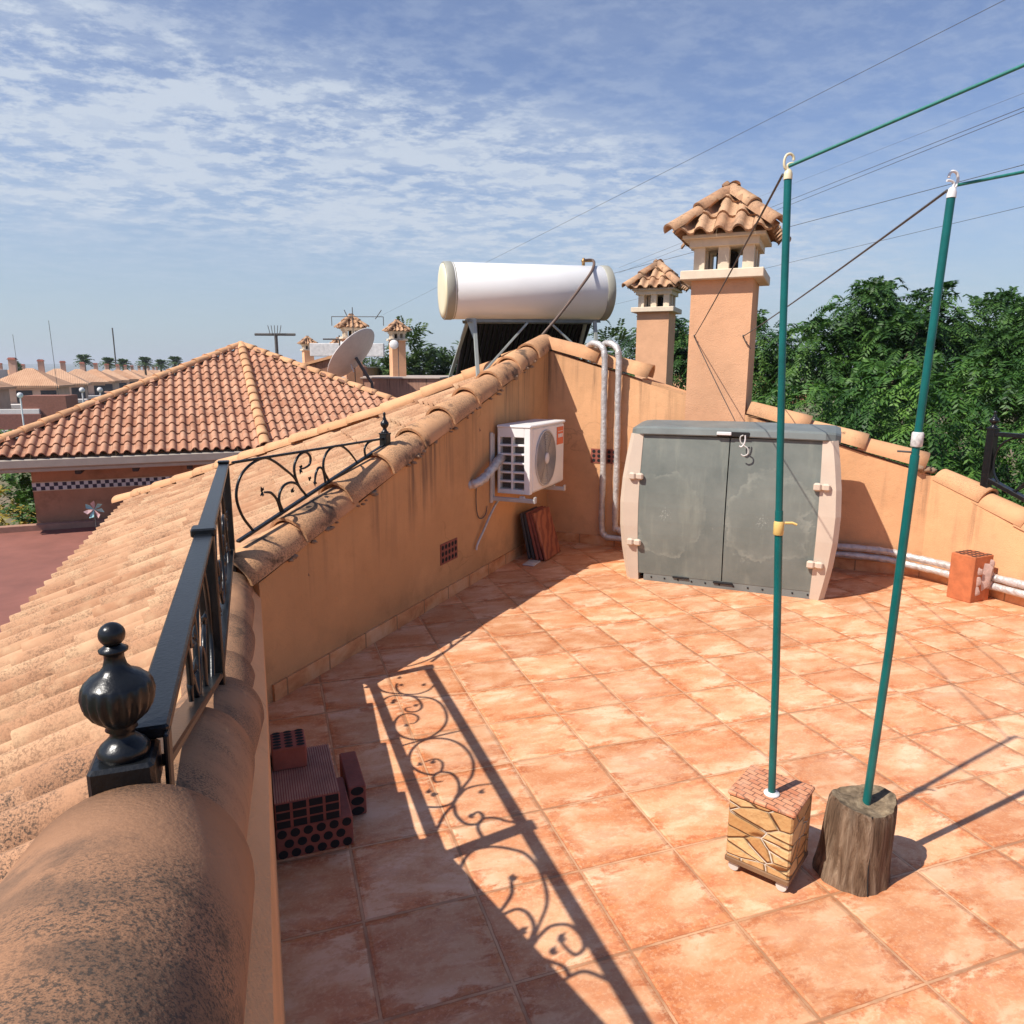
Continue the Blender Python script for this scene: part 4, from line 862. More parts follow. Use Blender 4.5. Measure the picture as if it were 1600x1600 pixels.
mb = MB().bbox(BXC + UP * .044, (.200, .192, .018), (eL, eR, UP), .003); part('base_board', mb, plain('stained_wood', (.20, .11, .055), .8, var=.25), B1)
for i, j in ((-1, -1), (1, -1), (1, 1), (-1, 1)):
    c = BXC + eL * (i * .075) + eR * (j * .072); mb = MB().lathe([(.016, -.010), (.0175, -.006), (.0175, .006), (.016, .010)], c + UP * .0178, (eL, UP, eR), 16); mb.bbox(c + UP * .031, (.022, .028, .010), (eL, eR, UP), .002); part('castor', mb, M_GREYW, B1)
pb = V(.802, 2.0, .279); ptop = V(.712, 1.99, 2.055)
def lerp(a, b, t): return a + (b - a) * t
mb = MB().tube(sweep_pts([pb, lerp(pb, ptop, .25) + V(.003, 0, 0), lerp(pb, ptop, .5)], 4), .0112, 14); mb.tube([lerp(pb, ptop, .48), lerp(pb, ptop, .75) + V(-.003, 0, 0), ptop], .0098, 14); part('pole', mb, M_TEAL, B1)
mb = MB().lathe([(.023, 0), (.024, .003), (.022, .006), (.014, .008), (.0135, .009)], pb, n=24); part('collar', mb, M_HOOKW, B1)
tz = lerp(pb, ptop, .472); mb = MB().lathe([(.0125, -.020), (.0142, -.018), (.0142, .016), (.0125, .020)], tz, n=20); mb.tube([tz + V(.014, -.006, .016), tz + V(.034, -.01, .017), tz + V(.046, -.012, .012)], .004, 6); part('clamp', mb, plain('yellow_plastic', (.75, .50, .16), .5), B1)
def hook_top(p, flip, m, par):
    mb = MB().lathe([(.0112, -.012), (.0112, .0), (.009, .008), (.005, .013)], p, n=16); f = -1 if flip else 1; X = V(1, .15, 0).normalized() * f
    A = lambda x, z: p + X * x + UP * z
    mb.tube(sweep_pts([A(-.002, .008), A(-.011, .018), A(-.013, .033), A(-.008, .046), A(.003, .050), A(.011, .044), A(.013, .035)], 6), .0034, 8)
    mb.tube(sweep_pts([A(.017, .028), A(.007, .028), A(-.003, .023), A(-.002, .012)], 5), .0030, 8); part('line_hook', mb, m, par)
hook_top(ptop, False, M_HOOK, B1)
SB = V(1.083, 2.015, 0)
B2 = thing('clothes_line_post', 'teal clothes line post standing in a weathered tree stump', 'clothes post', SB, 0, G)
def wood():
    k = MT('weathered_stump_wood', .9, 0, .2); o = k.co(); g = k.noise(1, 6, .68, k.mp(o, (40, 40, 4.5)), .8); g2 = k.noise(1, 4, .6, k.mp(o, (14, 14, 2.0)), .4)
    c = k.ramp(g, [(.28, (.055, .032, .019)), (.46, (.16, .10, .062)), (.68, (.33, .24, .165))]); c = k.mix(k.math('MULTIPLY', k.rng(g2, .5, .66), .65), c, (.085, .058, .040)); k.col(c); k.bump(g, 1.0, .02); return k.m
def stump_top():
    k = MT('rotting_stump_top', .95, 0, .2); o = k.co(); n = k.noise(26, 6, .7, o); n2 = k.noise(7, 4, .6, o)
    c = k.ramp(n, [(.3, (.05, .035, .022)), (.55, (.22, .16, .10)), (.72, (.36, .28, .18))]); c = k.mix(k.rng(n2, .52, .64), c, (.07, .052, .035)); k.col(c); k.bump(n, .8, .012); return k.m
mb = MB(); vs = []; NS = 48; hs = [0, .03, .08, .14, .20, .245, .262]; rs = [.113, .108, .103, .101, .099, .096, .090]
def srad(a, i): return rs[i] * (1 + 0.075 * math.sin(a * 2 + .7) + .035 * math.sin(a * 3 + i * .05) + .02 * math.sin(a * 7 + 1.1) + (.02 * math.sin(a * 13)))
for i, h in enumerate(hs):
    for q in range(NS): a = 2 * PI * q / NS; rr = srad(a, i); vs.append(SB + V(.008 * h / .26, -.012 * h / .26, 0) + V(rr * math.cos(a), rr * math.sin(a), h + (.008 * math.sin(a * 2 + 1) if i > 4 else 0)))
fs = [(i * NS + q, i * NS + (q + 1) % NS, (i + 1) * NS + (q + 1) % NS, (i + 1) * NS + q) for i in range(len(hs) - 1) for q in range(NS)]
mb.add(vs, fs, True); stp = part('stump', mb, wood(), B2)
mb = MB(); rings = 7; vs = []; rnd = random.Random(2)
for i in range(rings + 1):
    for q in range(NS):
        a = 2 * PI * q / NS; rr = srad(a, 6) * (1 - i / rings); p = SB + V(.008, -.012, 0) + V(rr * math.cos(a), rr * math.sin(a), .262 + (.008 * math.sin(a * 2 + 1)) * (1 - i / rings))
        if i > 0: p.z += .012 * mnoise.noise(p * 24) - .006 * math.sin(PI * i / rings)
        vs.append(p)
mb.add(vs, [(i * NS + q, i * NS + (q + 1) % NS, (i + 1) * NS + (q + 1) % NS, (i + 1) * NS + q) for i in range(rings) for q in range(NS)], True); part('stump_top', mb, stump_top(), stp)
mb = MB(); mb.tube(sweep_pts([SB + V(-.012, -.103, .26), SB + V(-.008, -.1065, .18), SB + V(-.010, -.1075, .09), SB + V(-.006, -.113, .0)], 5), .0022, 6); part('crack', mb, M_DARK, stp)
p2b = V(1.092, 1.992, .25); p2t = V(1.098, 1.915, 1.995)
mb = MB().tube([p2b, lerp(p2b, p2t, .3) + V(.004, 0, 0), lerp(p2b, p2t, .62)], .0118, 14); mb.tube([lerp(p2b, p2t, .60), p2t], .0102, 14); part('pole', mb, M_TEAL, B2)
tz = lerp(p2b, p2t, .645); ax2 = (V(1, 0, 0), V(0, 1, 0), (p2t - p2b).normalized()); mb = MB().lathe([(.0130, -.02), (.0150, -.018), (.0150, .016), (.0130, .02)], tz, ax2, 20); part('collar', mb, plain('speckled_white_tape', (.66, .62, .58), .7, var=.3, scale=90), B2)
mb = MB().tube([tz + V(.0, 0, -.035), tz + V(-.045, .01, -.033)], .003, 6); part('pin', mb, M_GUY, B2)
hook_top(p2t, True, M_HOOKW, B2)
# lines and guy cords
def sag(a, b, d, n=16):
    return [a.lerp(b, i / n) - UP * (d * 4 * (i / n) * (1 - i / n)) for i in range(n + 1)]
a = ptop + V(.0, 0, .02); b = V(2.10, .55, 2.86)
single('clothes_line', MB().tube(sag(a, a + (V(1.462, 1.62, 2.345) - a) * 2.2, .0), .0044, 8), M_ROPE, 'green clothes line from the post in the stone box to the upper right', 'clothes line', 'green clothes lines')
a = p2t + V(.012, 0, .018); single('clothes_line', MB().tube(sag(a, a + (V(1.52, 1.86, 2.085) - a) * 4.0, .0), .0040, 8), M_ROPE, 'green clothes line from the post in the stump to the right edge', 'clothes line', 'green clothes lines')
for s_, z_, l_ in ((1.287, 1.84, 'small wall hook on the left side of the tall chimney face'), (1.673, 1.834, 'small wall hook near the right edge of the tall chimney face')):
    single('wall_hook', MB().tube([w2(s_, -.01, z_), w2(s_, .03, z_), w2(s_, .04, z_ + .015)], .006, 6), M_GUY, l_, 'hook')
single('guy_cord', MB().tube(sag(ptop + V(-.014, 0, .0), w2(1.287, .035, 1.845), .01), .0035, 6), M_GUY, 'dark cord from the post in the stone box to the chimney', 'cord', 'cords tied to the chimney')
single('guy_cord', MB().tube(sag(p2t + V(-.012, 0, .005), w2(1.673, .035, 1.84), .01), .0035, 6), M_GUY, 'dark cord from the post in the stump to the right side of the chimney', 'cord', 'cords tied to the chimney')
single('guy_cord', MB().tube(sag(w2(1.287, .035, 1.838), w2(1.70, .05, 1.08), .01), .003, 6), M_GUY, 'thin cord running down the chimney face behind the shed', 'cord', 'cords tied to the chimney')
single('guy_cord', MB().tube(sweep_pts([w2(1.673, .035, 1.83), w2(1.69, .03, 1.80), w2(1.72, .02, 1.765), w2(1.735, .02, 1.74)], 5), .003, 6), M_GUY, 'short loose cord end hanging from the right chimney hook', 'cord', 'cords tied to the chimney')

# ------------------------------------------------------------------ solar water heater
HT = thing('solar_water_heater', 'solar water heater with white tank on a metal frame on the roof ridge', 'solar heater', V(-.4, 6.9, 1.45))
def heater():
    c0 = V(-.675, 7.22, 2.322); c1 = V(.955, 7.66, 2.348); ax = (c1 - c0).normalized(); sx = ax.cross(UP).normalized(); uz = sx.cross(ax)
    L = (c1 - c0).length; fr = (sx, uz, ax)
    # axis z = along the tank
    mb = MB().lathe([(.262, .075), (.266, .08), (.266, L - .08), (.262, L - .075)], c0, (uz, sx, ax), 48); tk = part('tank', mb, M_TANK, HT)
    for z0 in (0, L - .078):
        mb = MB().lathe([(.268, 0), (.272, .006), (.272, .072), (.268, .078)], c0 + ax * z0, (uz, sx, ax), 48); part('band', mb, M_BAND, HT)
    for z0, sg in ((0, -1), (L, 1)):
        mb = MB().lathe([(.255, 0.002 * sg), (.25, .012 * sg), (.2, .018 * sg), (.01, .02 * sg)], c0 + ax * z0, (uz, sx, ax), 40); part('end_cap', mb, M_TANKCAP, HT)
    mb = MB().lathe([(.2672, .085), (.2674, .09), (.2672, .095)], c0 + ax * 0, (uz, sx, ax), 48); part('seam', mb, M_BAND, HT)
    P = lambda t, o, z: c0 + ax * (t * L) - sx * (-o) * 1.0 + UP * z if False else c0 + ax * (t * L) + sx * o + UP * z
    # sx points towards the viewer
    F = -1 if sx.y > 0 else 1
    def Q(t, o, z): return c0 + ax * (t * L) + sx * (o * F) + UP * z      # o>0 towards the camera
    def strut(a, b, w=.036, h=.026):
        m = MB(); bar(m, a, b, w, h, ax); return part('strut', m, M_FRAME, HT)
    zt = -.285
    strut(Q(.13, .14, zt), Q(.93, .14, zt), .03, .04); strut(Q(.13, -.10, zt), Q(.93, -.10, zt), .03, .04)
    strut(Q(.165, .14, zt), Q(.165, .30, -.87)); strut(Q(.155, -.12, zt), Q(.10, -.75, -.90)); strut(Q(.90, .14, zt), Q(.90, .28, -.80)); strut(Q(.90, -.12, zt), Q(.94, -.75, -.95))
    strut(Q(.19, .25, -.80), Q(.48, .15, zt - .02), .03, .02); strut(Q(.62, .15, zt - .02), Q(.88, .22, -.70), .03, .02); strut(Q(.30, -.5, -.80), Q(.14, .14, zt), .02, .02)
    strut(Q(.12, -.78, -.93), Q(.95, -.78, -.96), .04, .03); strut(Q(.16, .28, -.85), Q(.11, -.72, -.88), .03, .025)
    mb = MB(); mb.prism([Q(.12, .1, zt + .02), Q(.172, .15, zt + .02), Q(.168, .18, zt - .20), Q(.160, .17, zt - .20)], ax * .006); part('gusset', mb, M_FRAME, HT)
    for i in range(27):
        t = .160 + i * .0298; mb = MB().tube([Q(t, -.12, zt + .04), Q(t, -.80, -.92)], .027, 8); part('vacuum_tube', mb, M_TUBE, HT)
    mb = MB(); mb.bbox(Q(.165, .31, -.89), (.14, .07, .012), (ax, sx, UP), .003); mb.bbox(Q(.165, .33, -.905), (.18, .10, .015), (ax, sx, UP), .003); part('foot', mb, M_FRAME, HT)
    mb = MB(); mb.bbox(Q(.90, .29, -.82), (.14, .07, .012), (ax, sx, UP), .003); part('foot', mb, M_FRAME, HT)
    tp = Q(.845, .03, .265); mb = MB().lathe([(.016, 0), (.016, .03), (.022, .035), (.022, .05), (.012, .055), (.012, .07)], tp, n=12); mb.tube([tp + UP * .04, tp + UP * .045 + ax * .10], .01, 8); part('valve', mb, plain('brass', (.35, .2, .08), .4, .8), HT)
    mb = MB().tube(sweep_pts([tp + UP * .05, tp + UP * .05 + ax * .10, Q(.88, .16, .235), Q(.80, .34, .10), Q(.62, .42, -.25), Q(.48, .42, -.52), Q(.38, .36, -.82)], 7), .014, 10); part('hose', mb, plain('dark_copper_hose', (.12, .075, .055), .6), HT)
heater()

# ------------------------------------------------------------------ lower deck, neighbour house
M_DECK = plain('red_brown_deck_paint', (.23, .085, .06), .75, var=.18, scale=1.6, bump=.2, bs=20)
E24 = V(math.cos(R(24)), math.sin(R(24)), 0); F24 = V(math.cos(R(114)), math.sin(R(114)), 0); M0 = V(-5.1, 14.8, 0)
def nb(a, b, z): return M0 + E24 * a + F24 * b + UP * z            # neighbour frame: a along the eave, b away from us
DK = thing('flat_roof_annex', 'flat red brown roof deck of the lower building next door', 'building', V(-6, 8, GZ))
edge = [nb(-9.0, .55, -1.5), nb(3.6, .55, -1.5), pl(-1.0, 6.5, -1.5), pl(-1.0, -2.0, -1.5), pl(-9, -2, -1.5)]
mb = MB().prism([p - UP * .2 for p in edge], UP * .2); part('roof', mb, M_DECK, DK)
mb = MB().bbox(nb(-2.5, .62, -1.45), (13, .16, .14), (E24, F24, UP), .01); part('parapet', mb, plain('dusty_parapet', (.36, .20, .14), .9), DK)
mb = MB().prism([p + UP * (GZ + 1.3) for p in [pl(-1.3, -1.9), nb(3.3, .45, 0), nb(-8.8, .45, 0), pl(-8.8, -1.9)]], UP * (-1.75 - GZ - 1.3 + .05)); mb.uv = lambda p: (0, 1); part('wall', mb, M_PLASTER, DK)

NB = thing('neighbour_house', 'neighbouring peach house with pyramid tile roof and checkered frieze', 'house', nb(0, 5, GZ), R(24))
A = 5.2; EZ = -.05; INS = .9
mb = MB()
for q in range(4):
    e, f = [(E24, F24), (F24, -E24), (-E24, -F24), (-F24, E24)][q]; base = nb(0, A, 0) - f * A; upv = (f + UP * SL).normalized(); sl = A * math.sqrt(1 + SL * SL)
    n_ = 52; pt = 2 * A / n_
    def ins(x, y, sl=sl): return abs(x - A) < A * (1 - y / sl) + .06
    if q == 2: continue
    tile_field(mb, base - e * A + UP * (EZ + .03), e, upv, n_, 15, ins, pt, sl / 15, .032, q + 11, 1.05, .003)
part('roof_tiles', mb, M_ROOFN, NB)
mb = MB(); pts = [nb(-A + .06, .06, EZ), nb(A - .06, .06, EZ), nb(A - .06, 2 * A - .06, EZ), nb(-A + .06, 2 * A - .06, EZ), nb(0, A, EZ + A * SL)]; mb.add([p - UP * .0 for p in pts], [(0, 1, 4), (1, 2, 4), (2, 3, 4), (3, 0, 4), (3, 2, 1, 0)]); part('roof_deck', mb, M_MORTAR, NB)
mb = MB(); ap = nb(0, A, EZ + A * SL + .05)
for (i, j) in ((-1, 0), (1, 0), (1, 2), (-1, 2)): ridge(mb, nb(i * A, j * A + (0 if j else 0), EZ + .06), ap, .12, .42, seed=i + j * 3, amax=90, n=10, flat=.9)
ridge(mb, nb(0, 0, EZ + .07), ap, .125, .40, seed=8, amax=92, n=10); part('hip_tiles', mb, M_COPE, NB)
mb = MB()
for c, sz in (((0, -.02), (2 * A, .10)),): mb.bbox(nb(0, .02, EZ - .085), (2 * A - .02, .10, .17), (E24, F24, UP), .02); mb.bbox(nb(0, .10, EZ - .21), (2 * A - .3, .12, .08), (E24, F24, UP), .015)
mb.bbox(nb(A - .02, A, EZ - .085), (.10, 2 * A - .2, .17), (E24, F24, UP), .02); mb.bbox(nb(-A + .02, A, EZ - .085), (.10, 2 * A - .2, .17), (E24, F24, UP), .02); part('gutter', mb, plain('beige_gutter', (.42, .36, .29), .6, var=.08), NB)
mb = MB().box(nb(0, A, (GZ + EZ - .15) / 2), (2 * (A - INS), 2 * (A - INS), EZ - .15 - GZ), (E24, F24, UP)); mb.uv = lambda p: (0, 1); part('wall', mb, plaster('neighbour_plaster', (.50, .25, .15), .25), NB)
mb = MB().box(nb(0, A, EZ - .2), (2 * A - .25, 2 * A - .25, .04), (E24, F24, UP)); part('soffit', mb, plain('terracotta_soffit', (.34, .15, .085), .85), NB)
for i in range(8): mb = MB().bbox(nb(-3.4 + i * .97, INS - .38, EZ - .275), (.11, .86, .11), (E24, F24, UP), .012); part('beam', mb, plain('dark_beam', (.05, .03, .022), .8) if i == 0 else bpy.data.materials['dark_beam'], NB)
def checker():
    k = MT('checkered_frieze_tile', .35); uv = k.co('UV'); c = k.nd('ShaderNodeTexChecker'); c.inputs['Scale'].default_value = 1 / .074; c.inputs['Color1'].default_value = (.62, .62, .66, 1); c.inputs['Color2'].default_value = (.012, .014, .05, 1); k.L.new(uv, c.inputs['Vector']); k.col(c.outputs['Color']); return k.m
mb = MB().box(nb(0, INS - .006, -.69), (2 * (A - INS) + .012, .012, .146), (E24, F24, UP)); mb.uv = lambda p: ((p - M0).dot(E24) + 20, p.z + .7632 + 7.4); part('frieze', mb, checker(), NB)
mb = MB()
for dz in (.081, -.081): mb.box(nb(0, INS - .008, -.69 + dz), (2 * (A - INS) + .014, .016, .014), (E24, F24, UP))
part('frieze_border', mb, M_PALE, NB)

# garden pinwheel on the deck parapet
PWc = V(-7.92, 13.34, -1.03); PW = thing('pinwheel', 'pale iridescent pinwheel on a stick against the neighbour wall', 'pinwheel', PWc - UP * .43)
mb = MB().tube([PWc - UP * .42 + F24 * .05, PWc + F24 * .03], .010, 6); part('stick', mb, M_GUY, PW)
for k in range(7):
    a = k * 2 * PI / 7 + .3; d = E24 * math.cos(a) + UP * math.sin(a); t = E24 * -math.sin(a) + UP * math.cos(a)
    mb = MB().add([PWc, PWc + d * .10 + t * .012, PWc + d * .17 + t * .05 - F24 * .04, PWc + d * .10 + t * .09 - F24 * .05, PWc - F24 * .012, PWc + d * .10 + t * .012 - F24 * .012, PWc + d * .17 + t * .05 - F24 * .052, PWc + d * .10 + t * .09 - F24 * .062], [(0, 1, 2, 3), (7, 6, 5, 4), (0, 4, 5, 1), (1, 5, 6, 2), (2, 6, 7, 3), (3, 7, 4, 0)])
    part('petal', mb, plain('petal_teal', (.30, .55, .55), .3) if k == 0 else (plain('petal_pink', (.66, .42, .40), .3) if k == 1 else bpy.data.materials[['petal_teal', 'petal_pink'][k % 2]]), PW)

# ------------------------------------------------------------------ flat roofed house with satellite dish, masts
FH = thing('flat_roof_house', 'pinkish flat roofed house with a parapet behind the satellite dish', 'house', V(-4.2, 27, GZ))
mb = MB().box(V(-4.45, 30.6, (GZ + 1.33) / 2), (3.7, 14.4, 1.33 - GZ), (V(1, .03, 0).normalized(), V(-.03, 1, 0).normalized(), UP)); mb.uv = lambda p: (0, max(0, 1.33 - p.z)); part('wall', mb, plaster('faded_pink_plaster', (.50, .28, .19), .6), FH)
mb = MB().bbox(V(-4.45, 30.6, 1.355), (3.82, 14.5, .05), (V(1, .03, 0).normalized(), V(-.03, 1, 0).normalized(), UP), .01); part('parapet_cap', mb, plain('grey_cap', (.42, .34, .28), .8), FH)
GH = thing('gable_house', 'small house with a brown sloping gable left of the satellite dish', 'house', V(-6.6, 27, GZ))
def gable(o, x0, x1, xa, z0, za, d, m):
    c = [V(x0, o, GZ), V(x1, o, GZ), V(x1, o, z0), V(xa, o, za), V(x0, o, z0 - .2)]; return MB().prism(c, V(0, d, 0))
mb = gable(27.2, -8.4, -6.1, -6.6, 1.75, 2.05, 3.5, None); mb.uv = lambda p: (0, max(0, 2 - p.z)); part('wall', mb, plaster('brown_gable_plaster', (.33, .17, .11), .9), GH)
mb = MB().prism([V(-8.5, 27.1, 1.56), V(-6.58, 27.1, 2.07), V(-6.58, 27.1, 2.17), V(-8.5, 27.1, 1.66)], V(0, 3.7, 0)); part('roof', mb, M_COPE, GH)
WP = single('roof_parapet', MB().bbox(V(-8.1, 36, 2.6), (3.6, .3, .62), None, .02), plain('white_parapet_paint', (.62, .60, .58), .8), 'distant white roof parapet between the two small chimneys', 'wall')
FH2 = thing('flat_roof_house', 'distant flat roofed house carrying the two small far chimneys', 'house', V(-12.6, 49.5, GZ))
mb = MB().box(V(-10.6, 42.5, (GZ + 1.75) / 2), (5, 7, 1.75 - GZ)); mb.uv = lambda p: (0, 1); part('wall', mb, M_PLASTER, FH2); part('parapet_cap', MB().bbox(V(-10.6, 42.5, 1.79), (5.1, 7.1, .08), None, .01), M_PALE, FH2)
ds = thing('satellite_dish', 'large white satellite dish tilted on the flat roof', 'satellite dish', V(-4.5, 22.4, 1.3))
dn = V(-.735, .235, .635).normalized(); dc = V(-4.76, 22.2, 1.98); dx_ = V(0, 1, 0).cross(dn).normalized(); dy_ = dn.cross(dx_)
mb = MB(); prof_d = [(.02 + i * .115, .16 * ((.02 + i * .115) / .92) ** 2) for i in range(9)]; prof_d += [(.955, .175), (.955, .16)] + [(r_, z - .018) for r_, z in prof_d[::-1]]
mb.lathe(prof_d, dc, (dx_, dy_, dn), 40); part('reflector', mb, plain('dish_grey_white', (.74, .66, .61), .5, var=.06), ds)
mb = MB().tube([dc - dn * .03, dc - dn * .40 - UP * .2, V(-4.3, 22.3, 1.2), V(-4.3, 22.3, -5.6)], .05, 8); mb.tube([dc - dn * .02 - UP * .45 + V(.28, 0, 0), dc - dn * .42 - UP * .25], .025, 6); part('mount', mb, M_GUY, ds)
mb = MB().tube([dc + dn * .1 - UP * .5, dc + dn * .55], .02, 6); mb.lathe([(.06, 0), (.06, .12)], dc + dn * .55, n=10); part('receiver', mb, M_HOOKW, ds)
def antenna(lab, base, top, arms, r=.03):
    t = thing('roof_antenna', lab, 'antenna', base, 0, 'roof antennas'); part('mast', MB().tube([base, top], r, 6), M_GUY, t)
    for a, b, w in arms: part('arm', MB().tube([a, b], w, 5), M_GUY, t)
b0 = V(-7.9, 24.6, GZ); t0 = V(-7.9, 24.6, 2.95)
antenna('thick T shaped antenna mast left of the gable house', b0, V(-7.9, 24.6, 2.75), [(V(-8.6, 24.6, 2.76), V(-7.25, 24.6, 2.76), .045)] + [(V(-7.9 + k * .08 - .16, 24.5, 2.78), V(-7.9 + k * .11 - .22, 24.5, 3.05), .012) for k in range(5)], .055)
antenna('thin yagi aerial behind the satellite dish chimney', V(-4.9, 22.9, GZ), V(-4.95, 22.9, 3.5), [(V(-5.6, 22.9, 3.22), V(-4.0, 22.9, 3.22), .012), (V(-5.6, 22.9, 3.22), V(-5.6, 22.9, 2.95), .012), (V(-4.0, 22.9, 3.22), V(-4.0, 22.9, 2.95), .012), (V(-4.25, 22.9, 3.15), V(-4.05, 22.9, 3.42), .014), (V(-5.2, 22.9, 3.42), V(-5.1, 22.9, 3.2), .014)], .014)
antenna('low horizontal aerial between the two chimneys', V(-6.35, 27.0, GZ), V(-6.35, 27.0, 2.85), [(V(-6.95, 27.0, 2.72), V(-5.6, 27.0, 2.72), .03)], .03)
antenna('small white aerial on the chimney right of the dish', V(-4.28, 27.5, 1.3), V(-4.28, 27.5, 2.85), [(V(-4.65, 27.5, 2.72), V(-4.1, 27.5, 2.74), .018)], .016)
mb = MB().lathe([(.17, 0), (.16, .02), (.10, .05), (.01, .06)], V(-4.42, 27.4, 2.55), (V(1, 0, 0), UP, V(0, -1, 0)), 20); single('antenna_dish', mb, M_HOOKW, 'small round white antenna dish on the chimney right of the large dish', 'antenna')

# ------------------------------------------------------------------ far rows of houses on the left
def far_tile():
    k = MT('far_clay_roof', .9, 0, .2); o = k.co(); n = k.noise(.6, 4, .6, o); c = k.ramp(n, [(.35, (.42, .21, .115)), (.65, (.58, .34, .20))]); c = k.mix(k.math('MULTIPLY', k.co('ObjRand'), .45), c, (.62, .42, .28)); k.col(c)
    w = k.nd('ShaderNodeTexWave'); w.inputs['Scale'].default_value = 1.4; k.L.new(o, w.inputs['Vector']); k.bump(w.outputs['Fac'], .5, .05); return k.m
M_FT = far_tile(); M_FW = plain('far_house_wall', (.52, .36, .27), .9, var=.15, scale=.6); M_FWW = plain('far_white_wall', (.66, .62, .58), .9, var=.1, scale=.6); M_FD = plain('far_dark_opening', (.03, .03, .035), .5, var=.1)
G = 'tile roofed houses in the far row'
def far_house(loc, rz, lab, w=9.5, d=9.0, eave=-1.2, ap=1.2):
    t = thing('row_house', lab, 'house', loc, rz, G); M = Matrix.Translation(Vector(loc)) @ Matrix.Rotation(rz, 4, 'Z'); T = lambda x, y, z: M @ V(x, y, z - loc[2])
    ax = (M.to_3x3() @ V(1, 0, 0), M.to_3x3() @ V(0, 1, 0), UP)
    part('wall', MB().box(T(0, 0, (GZ + eave) / 2), (w - 1.2, d - 1.2, eave - GZ), ax), M_FW, t)
    e = [T(-w / 2, -d / 2, eave), T(w / 2, -d / 2, eave), T(w / 2, d / 2, eave), T(-w / 2, d / 2, eave)]
    mb = MB().add(e + [p - UP * .25 for p in e] + [T(-.35, 0, ap), T(.35, 0, ap)], [(0, 1, 9, 8), (1, 2, 9), (2, 3, 8, 9), (3, 0, 8), (4, 7, 6, 5), (0, 4, 5, 1), (1, 5, 6, 2), (2, 6, 7, 3), (3, 7, 4, 0)]); rf = part('roof', mb, M_FT, t)
    c = T(-2.0, .8, 0); mb = MB().box(c + UP * (ap - .15), (.75, .75, 2.4), ax); chm = part('chimney', mb, M_FW, rf); 
    part('chimney_cap', MB().box(c + UP * (ap + 1.18), (1.0, 1.0, .26), ax, .6), M_BRICKD, t)
    for k in (-1, 0, 1): part('window', MB().bbox(T(k * 2.6, -d / 2 + .58, eave - 1.35), (1.7, .08, 1.5), ax, .02), M_FD, t)
    part('porch', MB().bbox(T(0, -d / 2 - .6, eave - 2.45), (w - .6, 2.6, .5), ax, .03), M_FWW, t)
    for k in (-1, 1): part('porch_post', MB().box(T(k * (w / 2 - .7), -d / 2 - 1.7, (eave - 2.7 + GZ) / 2), (.3, .3, eave - 2.7 - GZ), ax), M_FWW, t)
    return t
ordn = ['first', 'second', 'third', 'fourth', 'fifth', 'sixth', 'seventh', 'eighth', 'ninth', 'tenth', 'eleventh', 'twelfth', 'thirteenth', 'fourteenth']
proto = far_house((-59.8, 79, GZ), R(18), 'house at the left edge of the far row, its roof cut by the photo border', 8.0, 7.5, -.25, 1.85)
for i in range(14):
    dup(proto, (-60.8 - 5.9 * i, 92 + 15 * i, GZ), R(18 + (i % 3) * 9), '%s complete tile roofed house from the left in the far row' % ordn[i])
proto2 = dup(proto, (-118, 176, GZ), R(16), 'house behind the far row, at the left edge of the photo')
proto3 = None
for i, (x, y) in enumerate(((-75, 96), (-84, 113), (-93, 131), (-103, 150), (-113, 172))):
    dup(proto, (x, y, GZ - .1), R(22), '%s house of the second far row, partly behind the first row' % ordn[i])
# small things standing between the houses
M_GLOBE = plain('white_globe_glass', (.66, .64, .62), .3, var=.02); G = 'globe street lamps in the lower estate'
def lamp(loc, h, lab, r=.27):
    t = thing('globe_lamp', lab, 'street lamp', loc, 0, G); part('pole', MB().tube([V(*loc), V(*loc) + UP * h], .07, 8), M_HOOKW, t); part('globe', MB().sphere(V(*loc) + UP * (h + r * .8), r, 14, 10), M_GLOBE, t); return t
L0 = lamp((-47.5, 70.0, GZ), 4.6, 'globe lamp nearest the left edge of the photo'); 
dup(L0, (-46.5, 78.5, GZ), 0, 'globe lamp just right of the red brown block', 1.06); dup(L0, (-45.3, 79.8, GZ), 0, 'third globe lamp from the left, beside the striped awning', 1.06); dup(L0, (-49.5, 96, GZ), 0, 'fourth globe lamp from the left, far along the row', 1.06); dup(L0, (-47.6, 98, GZ), 0, 'globe lamp furthest along the row of houses', 1.06)
HB = thing('utility_block', 'plain red brown block building in front of the far row', 'building', V(-48.5, 78, GZ)); mb = MB().box(V(-49.9, 78.3, (GZ - 1.05) / 2), (4.2, 3.6, -1.05 - GZ), (V(.97, .22, 0), V(-.22, .97, 0), UP)); part('wall', mb, plain('red_brown_render', (.26, .105, .07), .9), HB)
part('opening', MB().bbox(V(-50.2, 76.45, -2.6), (.5, .1, .5), (V(.97, .22, 0), V(-.22, .97, 0), UP), .02), M_FD, HB)
single('garden_wall', MB().bbox(V(-57, 74.6, -4.28), (15, .3, 2.65), (V(.97, .22, 0), V(-.22, .97, 0), UP), .03), plain('maroon_wall', (.23, .09, .065), .9), 'long maroon garden wall in front of the far houses', 'wall')
single('white_wall', MB().bbox(V(-57.2, 74.7, -2.68), (15, .34, .52), (V(.97, .22, 0), V(-.22, .97, 0), UP), .03), M_FWW, 'white band of terrace wall above the maroon garden wall', 'wall')
single('boundary_wall', MB().bbox(V(-50.5, 72, -4.95), (17, .3, 1.3), (V(.92, .39, 0), V(-.39, .92, 0), UP), .03), M_FWW, 'low white wall behind the swimming pool', 'wall')
mb = MB().prism([V(-50, 60, GZ + .05), V(-40, 63, GZ + .05), V(-38, 70, GZ + .05), V(-50, 67, GZ + .05)], UP * .35); pool = thing('swimming_pool', 'pale turquoise swimming pool at the left edge', 'pool', V(-45, 65, GZ)); part('basin', mb, M_FWW, pool)
